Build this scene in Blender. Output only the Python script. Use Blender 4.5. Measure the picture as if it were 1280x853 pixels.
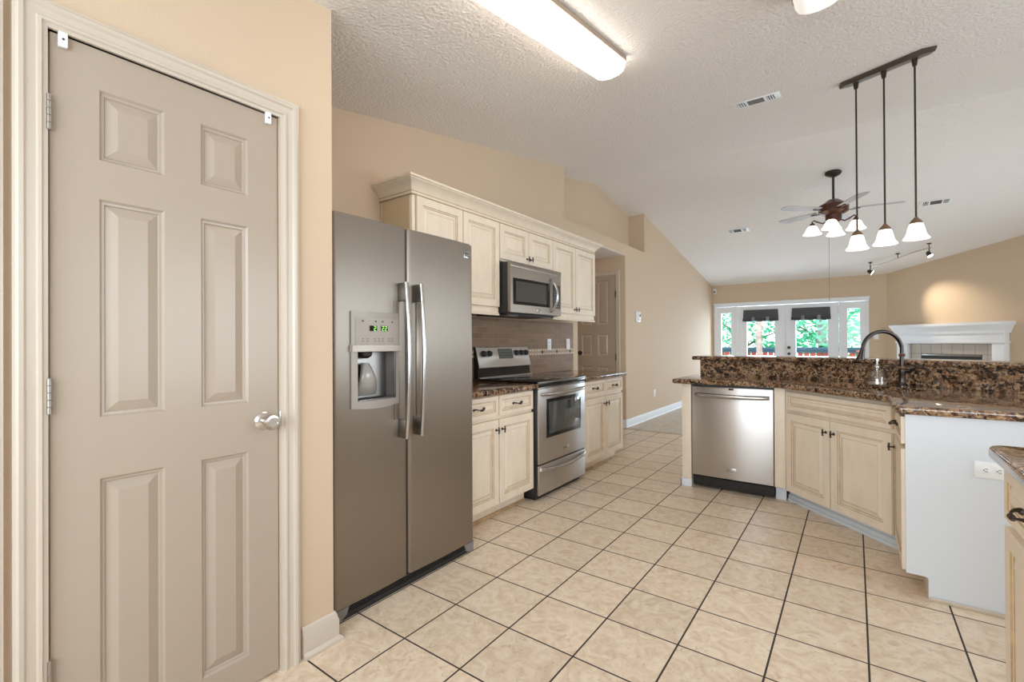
import bpy, bmesh, math, random
from mathutils import Vector, Matrix
R = math.radians
PI = math.pi
sc = bpy.context.scene
for o in list(bpy.data.objects):
    bpy.data.objects.remove(o)
C = sc.collection

# ------------------------------------------------------------------ camera
CAM_H = 1.21
f_px, yaw, pitch, roll = 583.0, 0.6331, 0.0041, -0.00536
S_, C_ = math.sin(yaw), math.cos(yaw)
Fv = Vector((-S_*math.cos(pitch), C_*math.cos(pitch), math.sin(pitch)))
R0 = Vector((C_, S_, 0)); U0 = R0.cross(Fv)
Rv = R0*math.cos(roll) + U0*math.sin(roll); Uv = Rv.cross(Fv)
cam = bpy.data.objects.new('camera', bpy.data.cameras.new('camera'))
C.objects.link(cam)
M = Matrix((Rv, Uv, -Fv)).transposed().to_4x4(); M.translation = (0, 0, CAM_H)
cam.matrix_world = M
cam.data.sensor_width = 36; cam.data.lens = f_px*36/1280
cam.data.clip_start = 0.02; cam.data.clip_end = 200
sc.camera = cam

# ------------------------------------------------------------------ world, exposure
sc.view_settings.view_transform = 'Standard'; sc.view_settings.look = 'None'
sc.view_settings.gamma = 1.0; sc.view_settings.use_curve_mapping = False
sc.view_settings.exposure = -0.10
sc.cycles.use_denoising = True
sc.cycles.max_bounces = 10; sc.cycles.diffuse_bounces = 6; sc.cycles.glossy_bounces = 5
sc.cycles.transparent_max_bounces = 12
sc.cycles.sample_clamp_indirect = 6.0
w = bpy.data.worlds.new('world'); sc.world = w; w.use_nodes = True
bg = w.node_tree.nodes['Background']; bg.inputs[0].default_value = (0.86, 0.95, 1.0, 1); bg.inputs[1].default_value = 2.6

def area(name, loc, direction, sx, sy, power, color, spread=180):
    l = bpy.data.lights.new(name, 'AREA'); l.shape = 'RECTANGLE'; l.size = sx; l.size_y = sy
    l.energy = power; l.color = color; l.spread = R(spread)
    o = bpy.data.objects.new(name, l); C.objects.link(o); o.location = loc
    o.rotation_euler = Vector(direction).to_track_quat('-Z', 'Y').to_euler()
    return o
# fill lights added in unseen openings behind the camera and on the right
area('fill_near', (0.2, -1.42, 1.5), (0, 1, -0.03), 3.0, 1.3, 88, (0.80, 0.91, 1.0))
area('fill_right', (3.12, 3.0, 1.5), (-1, 0, -0.05), 3.0, 1.6, 25, (0.80, 0.90, 1.0), 125)
area('fill_living', (3.12, 6.9, 1.4), (-1, 0.1, -.15), 2.4, 1.7, 30, (0.78, 0.90, 1.0), 125)
area('daylight_doors', (-1.15, 11.6, 1.3), (0, -1, 0.12), 2.4, 1.5, 150, (0.66, 0.83, 1.0))

area('hall_fill', (-3.5, 5.5, 2.42), (0, 0, -1), .3, .3, 3, (1, .85, .66))  # unseen fill added to brighten the hall and its door

# ------------------------------------------------------------------ materials
MATS = {}
def _nt(name):
    m = bpy.data.materials.new(name); m.use_nodes = True
    nt = m.node_tree; return m, nt, nt.nodes['Principled BSDF']
def mat(name, col, rough=0.5, metal=0.0, spec=0.5, bump=0.0, bscale=200, var=0.0, vscale=3.0, coat=0.0, stretch=None, bdist=0.002):
    m, nt, b = _nt(name)
    b.inputs['Base Color'].default_value = (*col, 1); b.inputs['Roughness'].default_value = rough
    b.inputs['Metallic'].default_value = metal; b.inputs['Specular IOR Level'].default_value = spec
    b.inputs['Coat Weight'].default_value = coat
    tc = nt.nodes.new('ShaderNodeTexCoord'); mp = nt.nodes.new('ShaderNodeMapping')
    nt.links.new(tc.outputs['Object'], mp.inputs[0])
    if stretch: mp.inputs['Scale'].default_value = stretch
    if var > 0:
        n = nt.nodes.new('ShaderNodeTexNoise'); n.inputs['Scale'].default_value = vscale; n.inputs['Detail'].default_value = 5
        nt.links.new(mp.outputs[0], n.inputs['Vector'])
        r = nt.nodes.new('ShaderNodeValToRGB')
        r.color_ramp.elements[0].position = 0.3; r.color_ramp.elements[1].position = 0.7
        r.color_ramp.elements[0].color = (*[c*(1-var) for c in col], 1)
        r.color_ramp.elements[1].color = (*[min(1, c*(1+var)) for c in col], 1)
        nt.links.new(n.outputs[0], r.inputs[0]); nt.links.new(r.outputs[0], b.inputs['Base Color'])
    if bump > 0:
        n = nt.nodes.new('ShaderNodeTexNoise'); n.inputs['Scale'].default_value = bscale; n.inputs['Detail'].default_value = 3
        nt.links.new(mp.outputs[0], n.inputs['Vector'])
        bp = nt.nodes.new('ShaderNodeBump'); bp.inputs['Strength'].default_value = bump; bp.inputs['Distance'].default_value = bdist
        nt.links.new(n.outputs[0], bp.inputs['Height']); nt.links.new(bp.outputs[0], b.inputs['Normal'])
    MATS[name] = m
    return m
def emit(name, col, strength, base=(0.9, 0.9, 0.9)):
    m, nt, b = _nt(name)
    b.inputs['Base Color'].default_value = (*base, 1); b.inputs['Roughness'].default_value = 0.35
    b.inputs['Emission Color'].default_value = (*col, 1); b.inputs['Emission Strength'].default_value = strength
    return m

WALL = mat('tan_wall_paint', (0.605, 0.475, 0.345), 0.75, bump=0.25, bscale=90, bdist=0.003)
CEIL = mat('textured_ceiling_paint', (0.83, 0.80, 0.785), 0.85, bump=1.0, bscale=62, bdist=0.010)
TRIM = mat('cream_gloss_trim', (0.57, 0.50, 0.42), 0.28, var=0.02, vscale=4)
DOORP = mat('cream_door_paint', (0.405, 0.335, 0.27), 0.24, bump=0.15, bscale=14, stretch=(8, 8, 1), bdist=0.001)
WHITE = mat('white_paint', (0.80, 0.83, 0.88), 0.5)
WPANEL = mat('white_panel_paint', (0.68, 0.73, 0.79), 0.45)
CREAM = mat('cream_cabinet_paint', (0.80, 0.70, 0.575), 0.38, var=0.05, vscale=5, stretch=(3, 3, 1))
GLAZE = mat('brown_glaze_line', (0.47, 0.32, 0.17), 0.45, var=0.25, vscale=25)
TANSIDE = mat('tan_cabinet_side', (0.62, 0.49, 0.31), 0.5)
BLACK = mat('black_gloss', (0.010, 0.010, 0.011), 0.10, spec=0.35)
BLACKM = mat('black_plastic', (0.02, 0.02, 0.022), 0.45)
BRONZE = mat('dark_bronze', (0.055, 0.042, 0.035), 0.35, metal=0.7)
FAUCETM = mat('oil_rubbed_bronze', (0.065, 0.057, 0.053), 0.22, metal=0.9)
COPPER = mat('copper_edge', (0.30, 0.17, 0.12), 0.3, metal=0.9)
HINGEM = mat('satin_hinge_metal', (0.38, 0.35, 0.32), 0.38, metal=1)
CHROME = mat('brushed_nickel', (0.62, 0.60, 0.57), 0.22, metal=1)
PLASTW = mat('white_plastic', (0.82, 0.84, 0.86), 0.4)
GREYP = mat('grey_plastic', (0.20, 0.19, 0.18), 0.4)
SLOT = mat('dark_slot', (0.03, 0.03, 0.03), 0.6)
SHADEF = mat('charcoal_fabric', (0.085, 0.085, 0.092), 0.9, bump=0.4, bscale=400)
SHADEL = mat('grey_fabric_tab', (0.22, 0.24, 0.27), 0.9)
FANB = mat('brown_fan_metal', (0.10, 0.045, 0.03), 0.3, metal=0.6)
BLADE = mat('grey_wash_blade', (0.42, 0.40, 0.40), 0.5, var=0.1, vscale=12)
BARK = mat('bark', (0.20, 0.13, 0.10), 0.9, var=0.3, vscale=8)
LEAF = mat('leaf_green', (0.12, 0.72, 0.42), 0.6, var=0.4, vscale=1.5)
REDW = mat('red_stained_boards', (0.55, 0.10, 0.07), 0.7, var=0.3, vscale=6)
TEALW = mat('blue_grey_rail_paint', (0.04, 0.12, 0.17), 0.6)
LAWN = mat('lawn', (0.12, 0.32, 0.14), 0.9, var=0.3, vscale=6)
DECKM = mat('deck_boards', (0.40, 0.33, 0.28), 0.8, var=0.2, vscale=5)
FIREBOX = mat('firebox_black', (0.03, 0.035, 0.04), 0.5)
SOAP = None

def stainless(name, axis_scale, base=(0.50, 0.475, 0.45), rough=0.27, rot=0.25):
    m, nt, b = _nt(name)
    b.inputs['Metallic'].default_value = 1.0
    tc = nt.nodes.new('ShaderNodeTexCoord'); mp = nt.nodes.new('ShaderNodeMapping')
    mp.inputs['Scale'].default_value = axis_scale
    nt.links.new(tc.outputs['Object'], mp.inputs[0])
    n = nt.nodes.new('ShaderNodeTexNoise'); n.inputs['Scale'].default_value = 1.0; n.inputs['Detail'].default_value = 4
    nt.links.new(mp.outputs[0], n.inputs['Vector'])
    mr = nt.nodes.new('ShaderNodeMapRange'); mr.inputs[3].default_value = rough-0.01; mr.inputs[4].default_value = rough+0.02
    nt.links.new(n.outputs[0], mr.inputs[0]); nt.links.new(mr.outputs[0], b.inputs['Roughness'])
    r = nt.nodes.new('ShaderNodeValToRGB')
    r.color_ramp.elements[0].color = (*[c*0.985 for c in base], 1); r.color_ramp.elements[1].color = (*[c*1.015 for c in base], 1)
    nt.links.new(n.outputs[0], r.inputs[0]); nt.links.new(r.outputs[0], b.inputs['Base Color'])
    b.inputs['Anisotropic'].default_value = 0.75; b.inputs['Anisotropic Rotation'].default_value = rot
    tg = nt.nodes.new('ShaderNodeTangent'); tg.direction_type = 'RADIAL'; tg.axis = 'Z'; nt.links.new(tg.outputs[0], b.inputs['Tangent'])
    return m
STEEL = stainless('brushed_stainless', (3, 3, 600), (0.305, 0.265, 0.225), 0.40, 0.0)
STEELR = stainless('brushed_stainless_bright', (3, 3, 600), (0.58, 0.56, 0.545), 0.34)
STEELH = mat('polished_handle_steel', (0.52, 0.51, 0.50), 0.22, metal=1)
STEELD = mat('dark_steel', (0.28, 0.265, 0.25), 0.32, metal=1)
SINKM = mat('sink_steel', (0.55, 0.53, 0.50), 0.25, metal=1)

def granite(name, k=1.0):
    m, nt, b = _nt(name)
    tc = nt.nodes.new('ShaderNodeTexCoord')
    wn = nt.nodes.new('ShaderNodeTexNoise'); wn.inputs['Scale'].default_value = 22; wn.inputs['Detail'].default_value = 4
    nt.links.new(tc.outputs['Object'], wn.inputs['Vector'])
    mx = nt.nodes.new('ShaderNodeMix'); mx.data_type = 'VECTOR'; mx.inputs['Factor'].default_value = 0.035
    nt.links.new(tc.outputs['Object'], mx.inputs[4]); nt.links.new(wn.outputs['Color'], mx.inputs[5])
    v = nt.nodes.new('ShaderNodeTexVoronoi'); v.inputs['Scale'].default_value = 78*k
    nt.links.new(mx.outputs[1], v.inputs['Vector'])
    sep = nt.nodes.new('ShaderNodeSeparateColor'); nt.links.new(v.outputs['Color'], sep.inputs[0])
    n2 = nt.nodes.new('ShaderNodeTexNoise'); n2.inputs['Scale'].default_value = 16; n2.inputs['Detail'].default_value = 3
    nt.links.new(tc.outputs['Object'], n2.inputs['Vector'])
    ad = nt.nodes.new('ShaderNodeMath'); ad.operation = 'MULTIPLY_ADD'; ad.inputs[1].default_value = 0.62
    nt.links.new(sep.outputs[0], ad.inputs[0])
    m2 = nt.nodes.new('ShaderNodeMath'); m2.operation = 'MULTIPLY_ADD'; m2.inputs[1].default_value = 1.2; m2.inputs[2].default_value = -0.38
    nt.links.new(n2.outputs[0], m2.inputs[0]); nt.links.new(m2.outputs[0], ad.inputs[2])
    r = nt.nodes.new('ShaderNodeValToRGB'); r.color_ramp.interpolation = 'CONSTANT'
    cr = r.color_ramp
    cols = [(0.0, (0.012, 0.010, 0.010)), (0.24, (0.05, 0.028, 0.018)), (0.38, (0.15, 0.075, 0.038)), (0.52, (0.27, 0.155, 0.085)),
            (0.66, (0.42, 0.28, 0.16)), (0.78, (0.10, 0.09, 0.09)), (0.86, (0.36, 0.19, 0.12))]
    cr.elements[0].position = 0; cr.elements[0].color = (*cols[0][1], 1)
    cr.elements[1].position = cols[1][0]; cr.elements[1].color = (*cols[1][1], 1)
    for p, c in cols[2:]:
        e = cr.elements.new(p); e.color = (*c, 1)
    nt.links.new(ad.outputs[0], r.inputs[0]); nt.links.new(r.outputs[0], b.inputs['Base Color'])
    b.inputs['Roughness'].default_value = 0.07; b.inputs['Specular IOR Level'].default_value = 0.6
    return m
GRANITE = granite('brown_granite')

def tile_floor():
    m, nt, b = _nt('beige_floor_tile')
    tc = nt.nodes.new('ShaderNodeTexCoord')
    mp = nt.nodes.new('ShaderNodeMapping'); T = 0.3062
    mp.inputs['Location'].default_value = (1.495/T+20, -0.975/T+20, 0); mp.inputs['Scale'].default_value = (1/T, 1/T, 1)
    nt.links.new(tc.outputs['Object'], mp.inputs[0])
    sp = nt.nodes.new('ShaderNodeSeparateXYZ'); nt.links.new(mp.outputs[0], sp.inputs[0])
    def edge(s):
        fr = nt.nodes.new('ShaderNodeMath'); fr.operation = 'FRACT'; nt.links.new(s, fr.inputs[0])
        a = nt.nodes.new('ShaderNodeMath'); a.operation = 'SUBTRACT'; a.inputs[1].default_value = 0.5; nt.links.new(fr.outputs[0], a.inputs[0])
        c = nt.nodes.new('ShaderNodeMath'); c.operation = 'ABSOLUTE'; nt.links.new(a.outputs[0], c.inputs[0])
        g = nt.nodes.new('ShaderNodeMath'); g.operation = 'GREATER_THAN'; g.inputs[1].default_value = 0.5-0.0115; nt.links.new(c.outputs[0], g.inputs[0])
        fl = nt.nodes.new('ShaderNodeMath'); fl.operation = 'FLOOR'; nt.links.new(s, fl.inputs[0])
        return g, fl
    gx, fx = edge(sp.outputs[0]); gy, fy = edge(sp.outputs[1])
    gr = nt.nodes.new('ShaderNodeMath'); gr.operation = 'MAXIMUM'; nt.links.new(gx.outputs[0], gr.inputs[0]); nt.links.new(gy.outputs[0], gr.inputs[1])
    cb = nt.nodes.new('ShaderNodeCombineXYZ'); nt.links.new(fx.outputs[0], cb.inputs[0]); nt.links.new(fy.outputs[0], cb.inputs[1])
    wn = nt.nodes.new('ShaderNodeTexWhiteNoise'); nt.links.new(cb.outputs[0], wn.inputs['Vector'])
    # veined stone, each tile shifted by its own random offset
    vs = nt.nodes.new('ShaderNodeVectorMath'); vs.operation = 'MULTIPLY_ADD'
    vs.inputs[1].default_value = (7, 7, 7); nt.links.new(wn.outputs['Color'], vs.inputs[0]); nt.links.new(mp.outputs[0], vs.inputs[2])
    n = nt.nodes.new('ShaderNodeTexNoise'); n.inputs['Scale'].default_value = 3.4; n.inputs['Detail'].default_value = 9; n.inputs['Distortion'].default_value = 2.2
    nt.links.new(vs.outputs[0], n.inputs['Vector'])
    r = nt.nodes.new('ShaderNodeValToRGB'); cr = r.color_ramp
    cr.elements[0].position = 0.3; cr.elements[0].color = (0.62, 0.475, 0.34, 1)
    cr.elements[1].position = 0.75; cr.elements[1].color = (0.80, 0.70, 0.57, 1)
    e = cr.elements.new(0.45); e.color = (0.70, 0.565, 0.425, 1)
    e = cr.elements.new(0.56); e.color = (0.745, 0.62, 0.48, 1)
    nt.links.new(n.outputs[0], r.inputs[0])
    n3 = nt.nodes.new('ShaderNodeTexNoise'); n3.inputs['Scale'].default_value = 9; n3.inputs['Detail'].default_value = 6; n3.inputs['Distortion'].default_value = 2.5
    nt.links.new(vs.outputs[0], n3.inputs['Vector'])
    r3 = nt.nodes.new('ShaderNodeValToRGB'); r3.color_ramp.elements[0].position = 0.60; r3.color_ramp.elements[1].position = 0.68
    nt.links.new(n3.outputs[0], r3.inputs[0])
    m0 = nt.nodes.new('ShaderNodeMix'); m0.data_type = 'RGBA'; m0.inputs[7].default_value = (0.47, 0.36, 0.26, 1)
    sc3 = nt.nodes.new('ShaderNodeMath'); sc3.operation = 'MULTIPLY'; sc3.inputs[1].default_value = 0.6
    nt.links.new(r3.outputs[0], sc3.inputs[0]); nt.links.new(sc3.outputs[0], m0.inputs[0]); nt.links.new(r.outputs[0], m0.inputs[6])
    hs = nt.nodes.new('ShaderNodeHueSaturation')
    mr = nt.nodes.new('ShaderNodeMapRange'); mr.inputs[3].default_value = 0.94; mr.inputs[4].default_value = 1.06
    nt.links.new(wn.outputs[0], mr.inputs[0]); nt.links.new(mr.outputs[0], hs.inputs['Value']); nt.links.new(m0.outputs[2], hs.inputs['Color'])
    mx = nt.nodes.new('ShaderNodeMix'); mx.data_type = 'RGBA'; mx.inputs[7].default_value = (0.035, 0.025, 0.02, 1)
    nt.links.new(gr.outputs[0], mx.inputs[0]); nt.links.new(hs.outputs[0], mx.inputs[6])
    nt.links.new(mx.outputs[2], b.inputs['Base Color'])
    rr = nt.nodes.new('ShaderNodeMapRange'); rr.inputs[3].default_value = 0.33; rr.inputs[4].default_value = 0.8
    nt.links.new(gr.outputs[0], rr.inputs[0]); nt.links.new(rr.outputs[0], b.inputs['Roughness'])
    bp = nt.nodes.new('ShaderNodeBump'); bp.invert = True; bp.inputs['Distance'].default_value = 0.002; bp.inputs['Strength'].default_value = 0.6
    nt.links.new(gr.outputs[0], bp.inputs['Height']); nt.links.new(bp.outputs[0], b.inputs['Normal'])
    return m
TILE = tile_floor()
CARPET = mat('beige_carpet', (0.60, 0.545, 0.46), 0.95, bump=0.8, bscale=300, var=0.12, vscale=9)

def backsplash_mat():
    m, nt, b = _nt('tumbled_travertine_brick')
    tc = nt.nodes.new('ShaderNodeTexCoord'); br = nt.nodes.new('ShaderNodeTexBrick')
    sp = nt.nodes.new('ShaderNodeSeparateXYZ'); nt.links.new(tc.outputs['Object'], sp.inputs[0])
    cb = nt.nodes.new('ShaderNodeCombineXYZ'); nt.links.new(sp.outputs[0], cb.inputs[0]); nt.links.new(sp.outputs[2], cb.inputs[1])
    nt.links.new(cb.outputs[0], br.inputs['Vector'])
    br.inputs['Color1'].default_value = (0.255, 0.150, 0.080, 1); br.inputs['Color2'].default_value = (0.185, 0.103, 0.052, 1)
    br.inputs['Mortar'].default_value = (0.28, 0.18, 0.105, 1); br.inputs['Scale'].default_value = 1
    br.inputs['Mortar Size'].default_value = 0.0018; br.inputs['Brick Width'].default_value = 0.15; br.inputs['Row Height'].default_value = 0.05
    br.inputs['Bias'].default_value = 0.0
    n = nt.nodes.new('ShaderNodeTexNoise'); n.inputs['Scale'].default_value = 14; n.inputs['Detail'].default_value = 6
    nt.links.new(tc.outputs['Object'], n.inputs['Vector'])
    mr = nt.nodes.new('ShaderNodeMapRange'); mr.inputs[3].default_value = 0.78; mr.inputs[4].default_value = 1.25
    nt.links.new(n.outputs[0], mr.inputs[0])
    hs = nt.nodes.new('ShaderNodeHueSaturation'); nt.links.new(br.outputs[0], hs.inputs['Color']); nt.links.new(mr.outputs[0], hs.inputs['Value'])
    nt.links.new(hs.outputs[0], b.inputs['Base Color']); b.inputs['Roughness'].default_value = 0.4
    bp = nt.nodes.new('ShaderNodeBump'); bp.inputs['Distance'].default_value = 0.002; bp.inputs['Strength'].default_value = 0.5; bp.invert = True
    nt.links.new(br.outputs[1], bp.inputs['Height']); nt.links.new(bp.outputs[0], b.inputs['Normal'])
    return m
BRICK = backsplash_mat()
ACC_L = mat('cream_mosaic_chip', (0.74, 0.60, 0.46), 0.4, var=0.15, vscale=20)
ACC_M = mat('tan_mosaic_chip', (0.47, 0.34, 0.24), 0.4, var=0.15, vscale=20)
ACC_D = mat('dark_diamond_chip', (0.07, 0.045, 0.035), 0.3, metal=0.4)
def hearth_tile():
    m, nt, b = _nt('hearth_tile')
    tc = nt.nodes.new('ShaderNodeTexCoord'); br = nt.nodes.new('ShaderNodeTexBrick')
    sp = nt.nodes.new('ShaderNodeSeparateXYZ'); nt.links.new(tc.outputs['Object'], sp.inputs[0])
    cb = nt.nodes.new('ShaderNodeCombineXYZ'); nt.links.new(sp.outputs[0], cb.inputs[0]); nt.links.new(sp.outputs[2], cb.inputs[1])
    nt.links.new(cb.outputs[0], br.inputs['Vector']); br.offset = 0
    br.inputs['Color1'].default_value = (0.50, 0.45, 0.41, 1); br.inputs['Color2'].default_value = (0.45, 0.41, 0.37, 1)
    br.inputs['Mortar'].default_value = (0.22, 0.20, 0.19, 1); br.inputs['Scale'].default_value = 1
    br.inputs['Mortar Size'].default_value = 0.004; br.inputs['Brick Width'].default_value = 0.165; br.inputs['Row Height'].default_value = 0.165
    nt.links.new(br.outputs[0], b.inputs['Base Color']); b.inputs['Roughness'].default_value = 0.35
    return m
HTILE = hearth_tile()
def clear_glass(name, tint=(1, 1, 1), gloss=0.08):
    m = bpy.data.materials.new(name); m.use_nodes = True; nt = m.node_tree
    for n in list(nt.nodes):
        if n.type != 'OUTPUT_MATERIAL': nt.nodes.remove(n)
    out = [n for n in nt.nodes if n.type == 'OUTPUT_MATERIAL'][0]
    t = nt.nodes.new('ShaderNodeBsdfTransparent'); t.inputs[0].default_value = (*tint, 1)
    g = nt.nodes.new('ShaderNodeBsdfGlossy'); g.inputs['Roughness'].default_value = 0.03
    mx = nt.nodes.new('ShaderNodeMixShader'); mx.inputs[0].default_value = gloss
    nt.links.new(t.outputs[0], mx.inputs[1]); nt.links.new(g.outputs[0], mx.inputs[2]); nt.links.new(mx.outputs[0], out.inputs[0])
    return m
GLASS = clear_glass('window_glass', gloss=0.025)
BOTGLASS = clear_glass('soap_bottle_glass', (0.93, 0.93, 0.92), 0.22)
OVENGL = mat('oven_window_glass', (0.055, 0.06, 0.06), 0.06, spec=0.9)
LAMPW = emit('fluorescent_diffuser', (1.0, 0.90, 0.78), 11.0)
LAMPD = emit('dim_fluorescent_diffuser', (1.0, 0.95, 0.9), 0.5)
TUBEM = emit('fluorescent_tube', (1.0, 0.98, 0.92), 4.0)
SHADEG = emit('frosted_shade_glass', (1.0, 0.93, 0.80), 1.8)
SHADEG2 = emit('frosted_fan_shade_glass', (1.0, 0.92, 0.80), 1.5)
GREEN = emit('green_display', (0.35, 1.0, 0.12), 1.6, (0.02, 0.05, 0.02))
BULB = emit('spot_bulb', (1, 0.9, 0.75), 25)

# ------------------------------------------------------------------ mesh helpers
class MB:
    def __init__(s): s.bm = bmesh.new(); s.mats = []
    def mi(s, m):
        if m not in s.mats: s.mats.append(m)
        return s.mats.index(m)
    def face(s, pts, m=None):
        vs = [s.bm.verts.new(p) for p in pts]
        try:
            fc = s.bm.faces.new(vs)
        except ValueError: return
        fc.material_index = s.mi(m) if m else 0
    def box(s, x0, x1, y0, y1, z0, z1, bev=0.0, m=None, seg=2):
        t = bmesh.new(); bmesh.ops.create_cube(t, size=1)
        for v in t.verts:
            v.co = ((x0+x1)/2+v.co.x*abs(x1-x0), (y0+y1)/2+v.co.y*abs(y1-y0), (z0+z1)/2+v.co.z*abs(z1-z0))
        if bev > 0:
            bmesh.ops.bevel(t, geom=list(t.edges), offset=bev, segments=seg, affect='EDGES', profile=0.5)
        s.merge(t, m)
    def merge(s, t, m=None, mtx=None):
        k = s.mi(m) if m else 0
        mp = {}
        for v in t.verts: mp[v] = s.bm.verts.new(mtx @ v.co if mtx else v.co)
        for fc in t.faces:
            n = s.bm.faces.new([mp[v] for v in fc.verts]); n.material_index = k
        t.free()
    def prism(s, poly, z0, z1, bev=0.0, m=None, seg=3):
        t = bmesh.new(); b = [t.verts.new((x, y, z0)) for x, y in poly]
        fc = t.faces.new(b); r = bmesh.ops.extrude_face_region(t, geom=[fc])
        for v in [g for g in r['geom'] if isinstance(g, bmesh.types.BMVert)]: v.co.z = z1
        bmesh.ops.recalc_face_normals(t, faces=t.faces)
        if bev > 0:
            es = [e for e in t.edges if abs(e.verts[0].co.z-e.verts[1].co.z) < 1e-6]
            bmesh.ops.bevel(t, geom=es, offset=bev, segments=seg, affect='EDGES', profile=0.5)
        s.merge(t, m)
    def xprism(s, poly, x0, x1, m=None):      # polygon of (y, z) pushed along x
        t = bmesh.new(); b = [t.verts.new((x0, y, z)) for y, z in poly]
        fc = t.faces.new(b); r = bmesh.ops.extrude_face_region(t, geom=[fc])
        for v in [g for g in r['geom'] if isinstance(g, bmesh.types.BMVert)]: v.co.x = x1
        bmesh.ops.recalc_face_normals(t, faces=t.faces); s.merge(t, m)
    def yprism(s, poly, y0, y1, m=None, bev=0):      # polygon of (x, z) pushed along y
        t = bmesh.new(); b = [t.verts.new((x, y0, z)) for x, z in poly]
        fc = t.faces.new(b); r = bmesh.ops.extrude_face_region(t, geom=[fc])
        for v in [g for g in r['geom'] if isinstance(g, bmesh.types.BMVert)]: v.co.y = y1
        bmesh.ops.recalc_face_normals(t, faces=t.faces)
        if bev: bmesh.ops.bevel(t, geom=[e for e in t.edges if abs(e.verts[0].co.y-e.verts[1].co.y) < 1e-6], offset=bev, segments=2, affect='EDGES')
        s.merge(t, m)
    def lathe(s, prof, c=(0, 0, 0), n=24, m=None, axis='Z', cap=True):
        k = s.mi(m) if m else 0
        rings = []
        for r, h in prof:
            ring = []
            for i in range(n):
                a = 2*PI*i/n; x, y, z = r*math.cos(a), r*math.sin(a), h
                if axis == 'Y': x, y, z = x, h, y
                if axis == 'X': x, y, z = h, x, y
                ring.append(s.bm.verts.new((c[0]+x, c[1]+y, c[2]+z)))
            rings.append(ring)
        for a, b in zip(rings[:-1], rings[1:]):
            for i in range(n):
                fc = s.bm.faces.new((a[i], a[(i+1) % n], b[(i+1) % n], b[i])); fc.material_index = k
        if cap:
            for ring in (rings[0], rings[-1]):
                if (ring[0].co-ring[n//2].co).length > 1e-4:
                    fc = s.bm.faces.new(ring); fc.material_index = k
    def tube(s, pts, rad, n=10, m=None, flat=None):
        k = s.mi(m) if m else 0
        pts = [Vector(p) for p in pts]; rads = rad if isinstance(rad, (list, tuple)) else [rad]*len(pts)
        rings = []; prev = None
        for i, p in enumerate(pts):
            d = (pts[min(i+1, len(pts)-1)]-pts[max(i-1, 0)]).normalized()
            if prev is None:
                u = d.orthogonal().normalized() if abs(d.z) > 0.9 else Vector((0, 0, 1)).cross(d).normalized()
            else:
                u = (prev-d*prev.dot(d)).normalized()
            prev = u; v = d.cross(u)
            fl = flat if flat else 1.0
            rings.append([s.bm.verts.new(p+u*rads[i]*math.cos(2*PI*j/n)+v*rads[i]*fl*math.sin(2*PI*j/n)) for j in range(n)])
        for a, b in zip(rings[:-1], rings[1:]):
            for j in range(n):
                fc = s.bm.faces.new((a[j], a[(j+1) % n], b[(j+1) % n], b[j])); fc.material_index = k
        for ring in (rings[0], rings[-1]):
            fc = s.bm.faces.new(ring); fc.material_index = k
    def sweep(s, path, prof, m=None, closed_prof=True):
        """profile of (outward offset, z) swept along a plan polyline (right-hand side is outward)."""
        k = s.mi(m) if m else 0
        P = [Vector(p) for p in path]; rows = []
        for i, p in enumerate(P):
            ns = []
            if i > 0: d = (P[i]-P[i-1]).normalized(); ns.append(Vector((d.y, -d.x)))
            if i < len(P)-1: d = (P[i+1]-P[i]).normalized(); ns.append(Vector((d.y, -d.x)))
            nn = sum(ns, Vector((0, 0))).normalized(); sc_ = 1/max(0.3, nn.dot(ns[0]))
            rows.append([s.bm.verts.new((p.x+nn.x*o*sc_, p.y+nn.y*o*sc_, z)) for o, z in prof])
        L = len(prof)
        for a, b in zip(rows[:-1], rows[1:]):
            for j in range(L if closed_prof else L-1):
                fc = s.bm.faces.new((a[j], a[(j+1) % L], b[(j+1) % L], b[j])); fc.material_index = k
        for r in (rows[0], rows[-1]):
            fc = s.bm.faces.new(r); fc.material_index = k
    def panels(s, w, h, t, rects, prof, m, gm=None, x0=0, z0=0, yf=0, holes=()):
        """slab with its front at y=yf facing -Y; each rect gets nested rings (inset, depth, glazed?)"""
        xs = sorted({0, w, *[r[0] for r in rects], *[r[2] for r in rects], *[r[0] for r in holes], *[r[2] for r in holes]})
        zs = sorted({0, h, *[r[1] for r in rects], *[r[3] for r in rects], *[r[1] for r in holes], *[r[3] for r in holes]})
        def P(x, z, d=0): return (x0+x, yf+d, z0+z)
        e = 0.003
        for i in range(len(xs)-1):
            for j in range(len(zs)-1):
                cx, cz = (xs[i]+xs[i+1])/2, (zs[j]+zs[j+1])/2
                if any(r[0] < cx < r[2] and r[1] < cz < r[3] for r in list(rects)+list(holes)): continue
                s.face([P(xs[i], zs[j]), P(xs[i+1], zs[j]), P(xs[i+1], zs[j+1]), P(xs[i], zs[j+1])], m)
        for r in rects:
            last = (r[0], r[1], r[2], r[3], 0)
            for ins, dep, g in prof:
                cur = (r[0]+ins, r[1]+ins, r[2]-ins, r[3]-ins, dep)
                mm = gm if (g and gm) else m
                a = [P(last[0], last[1], last[4]), P(last[2], last[1], last[4]), P(last[2], last[3], last[4]), P(last[0], last[3], last[4])]
                b = [P(cur[0], cur[1], cur[4]), P(cur[2], cur[1], cur[4]), P(cur[2], cur[3], cur[4]), P(cur[0], cur[3], cur[4])]
                for q in range(4): s.face([a[q], a[(q+1) % 4], b[(q+1) % 4], b[q]], mm)
                last = cur
            s.face([P(last[0], last[1], last[4]), P(last[2], last[1], last[4]), P(last[2], last[3], last[4]), P(last[0], last[3], last[4])], m)
        s.face([P(0, 0), P(0, h), P(0, h, t), P(0, 0, t)], m); s.face([P(w, 0), P(w, 0, t), P(w, h, t), P(w, h)], m)
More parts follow.
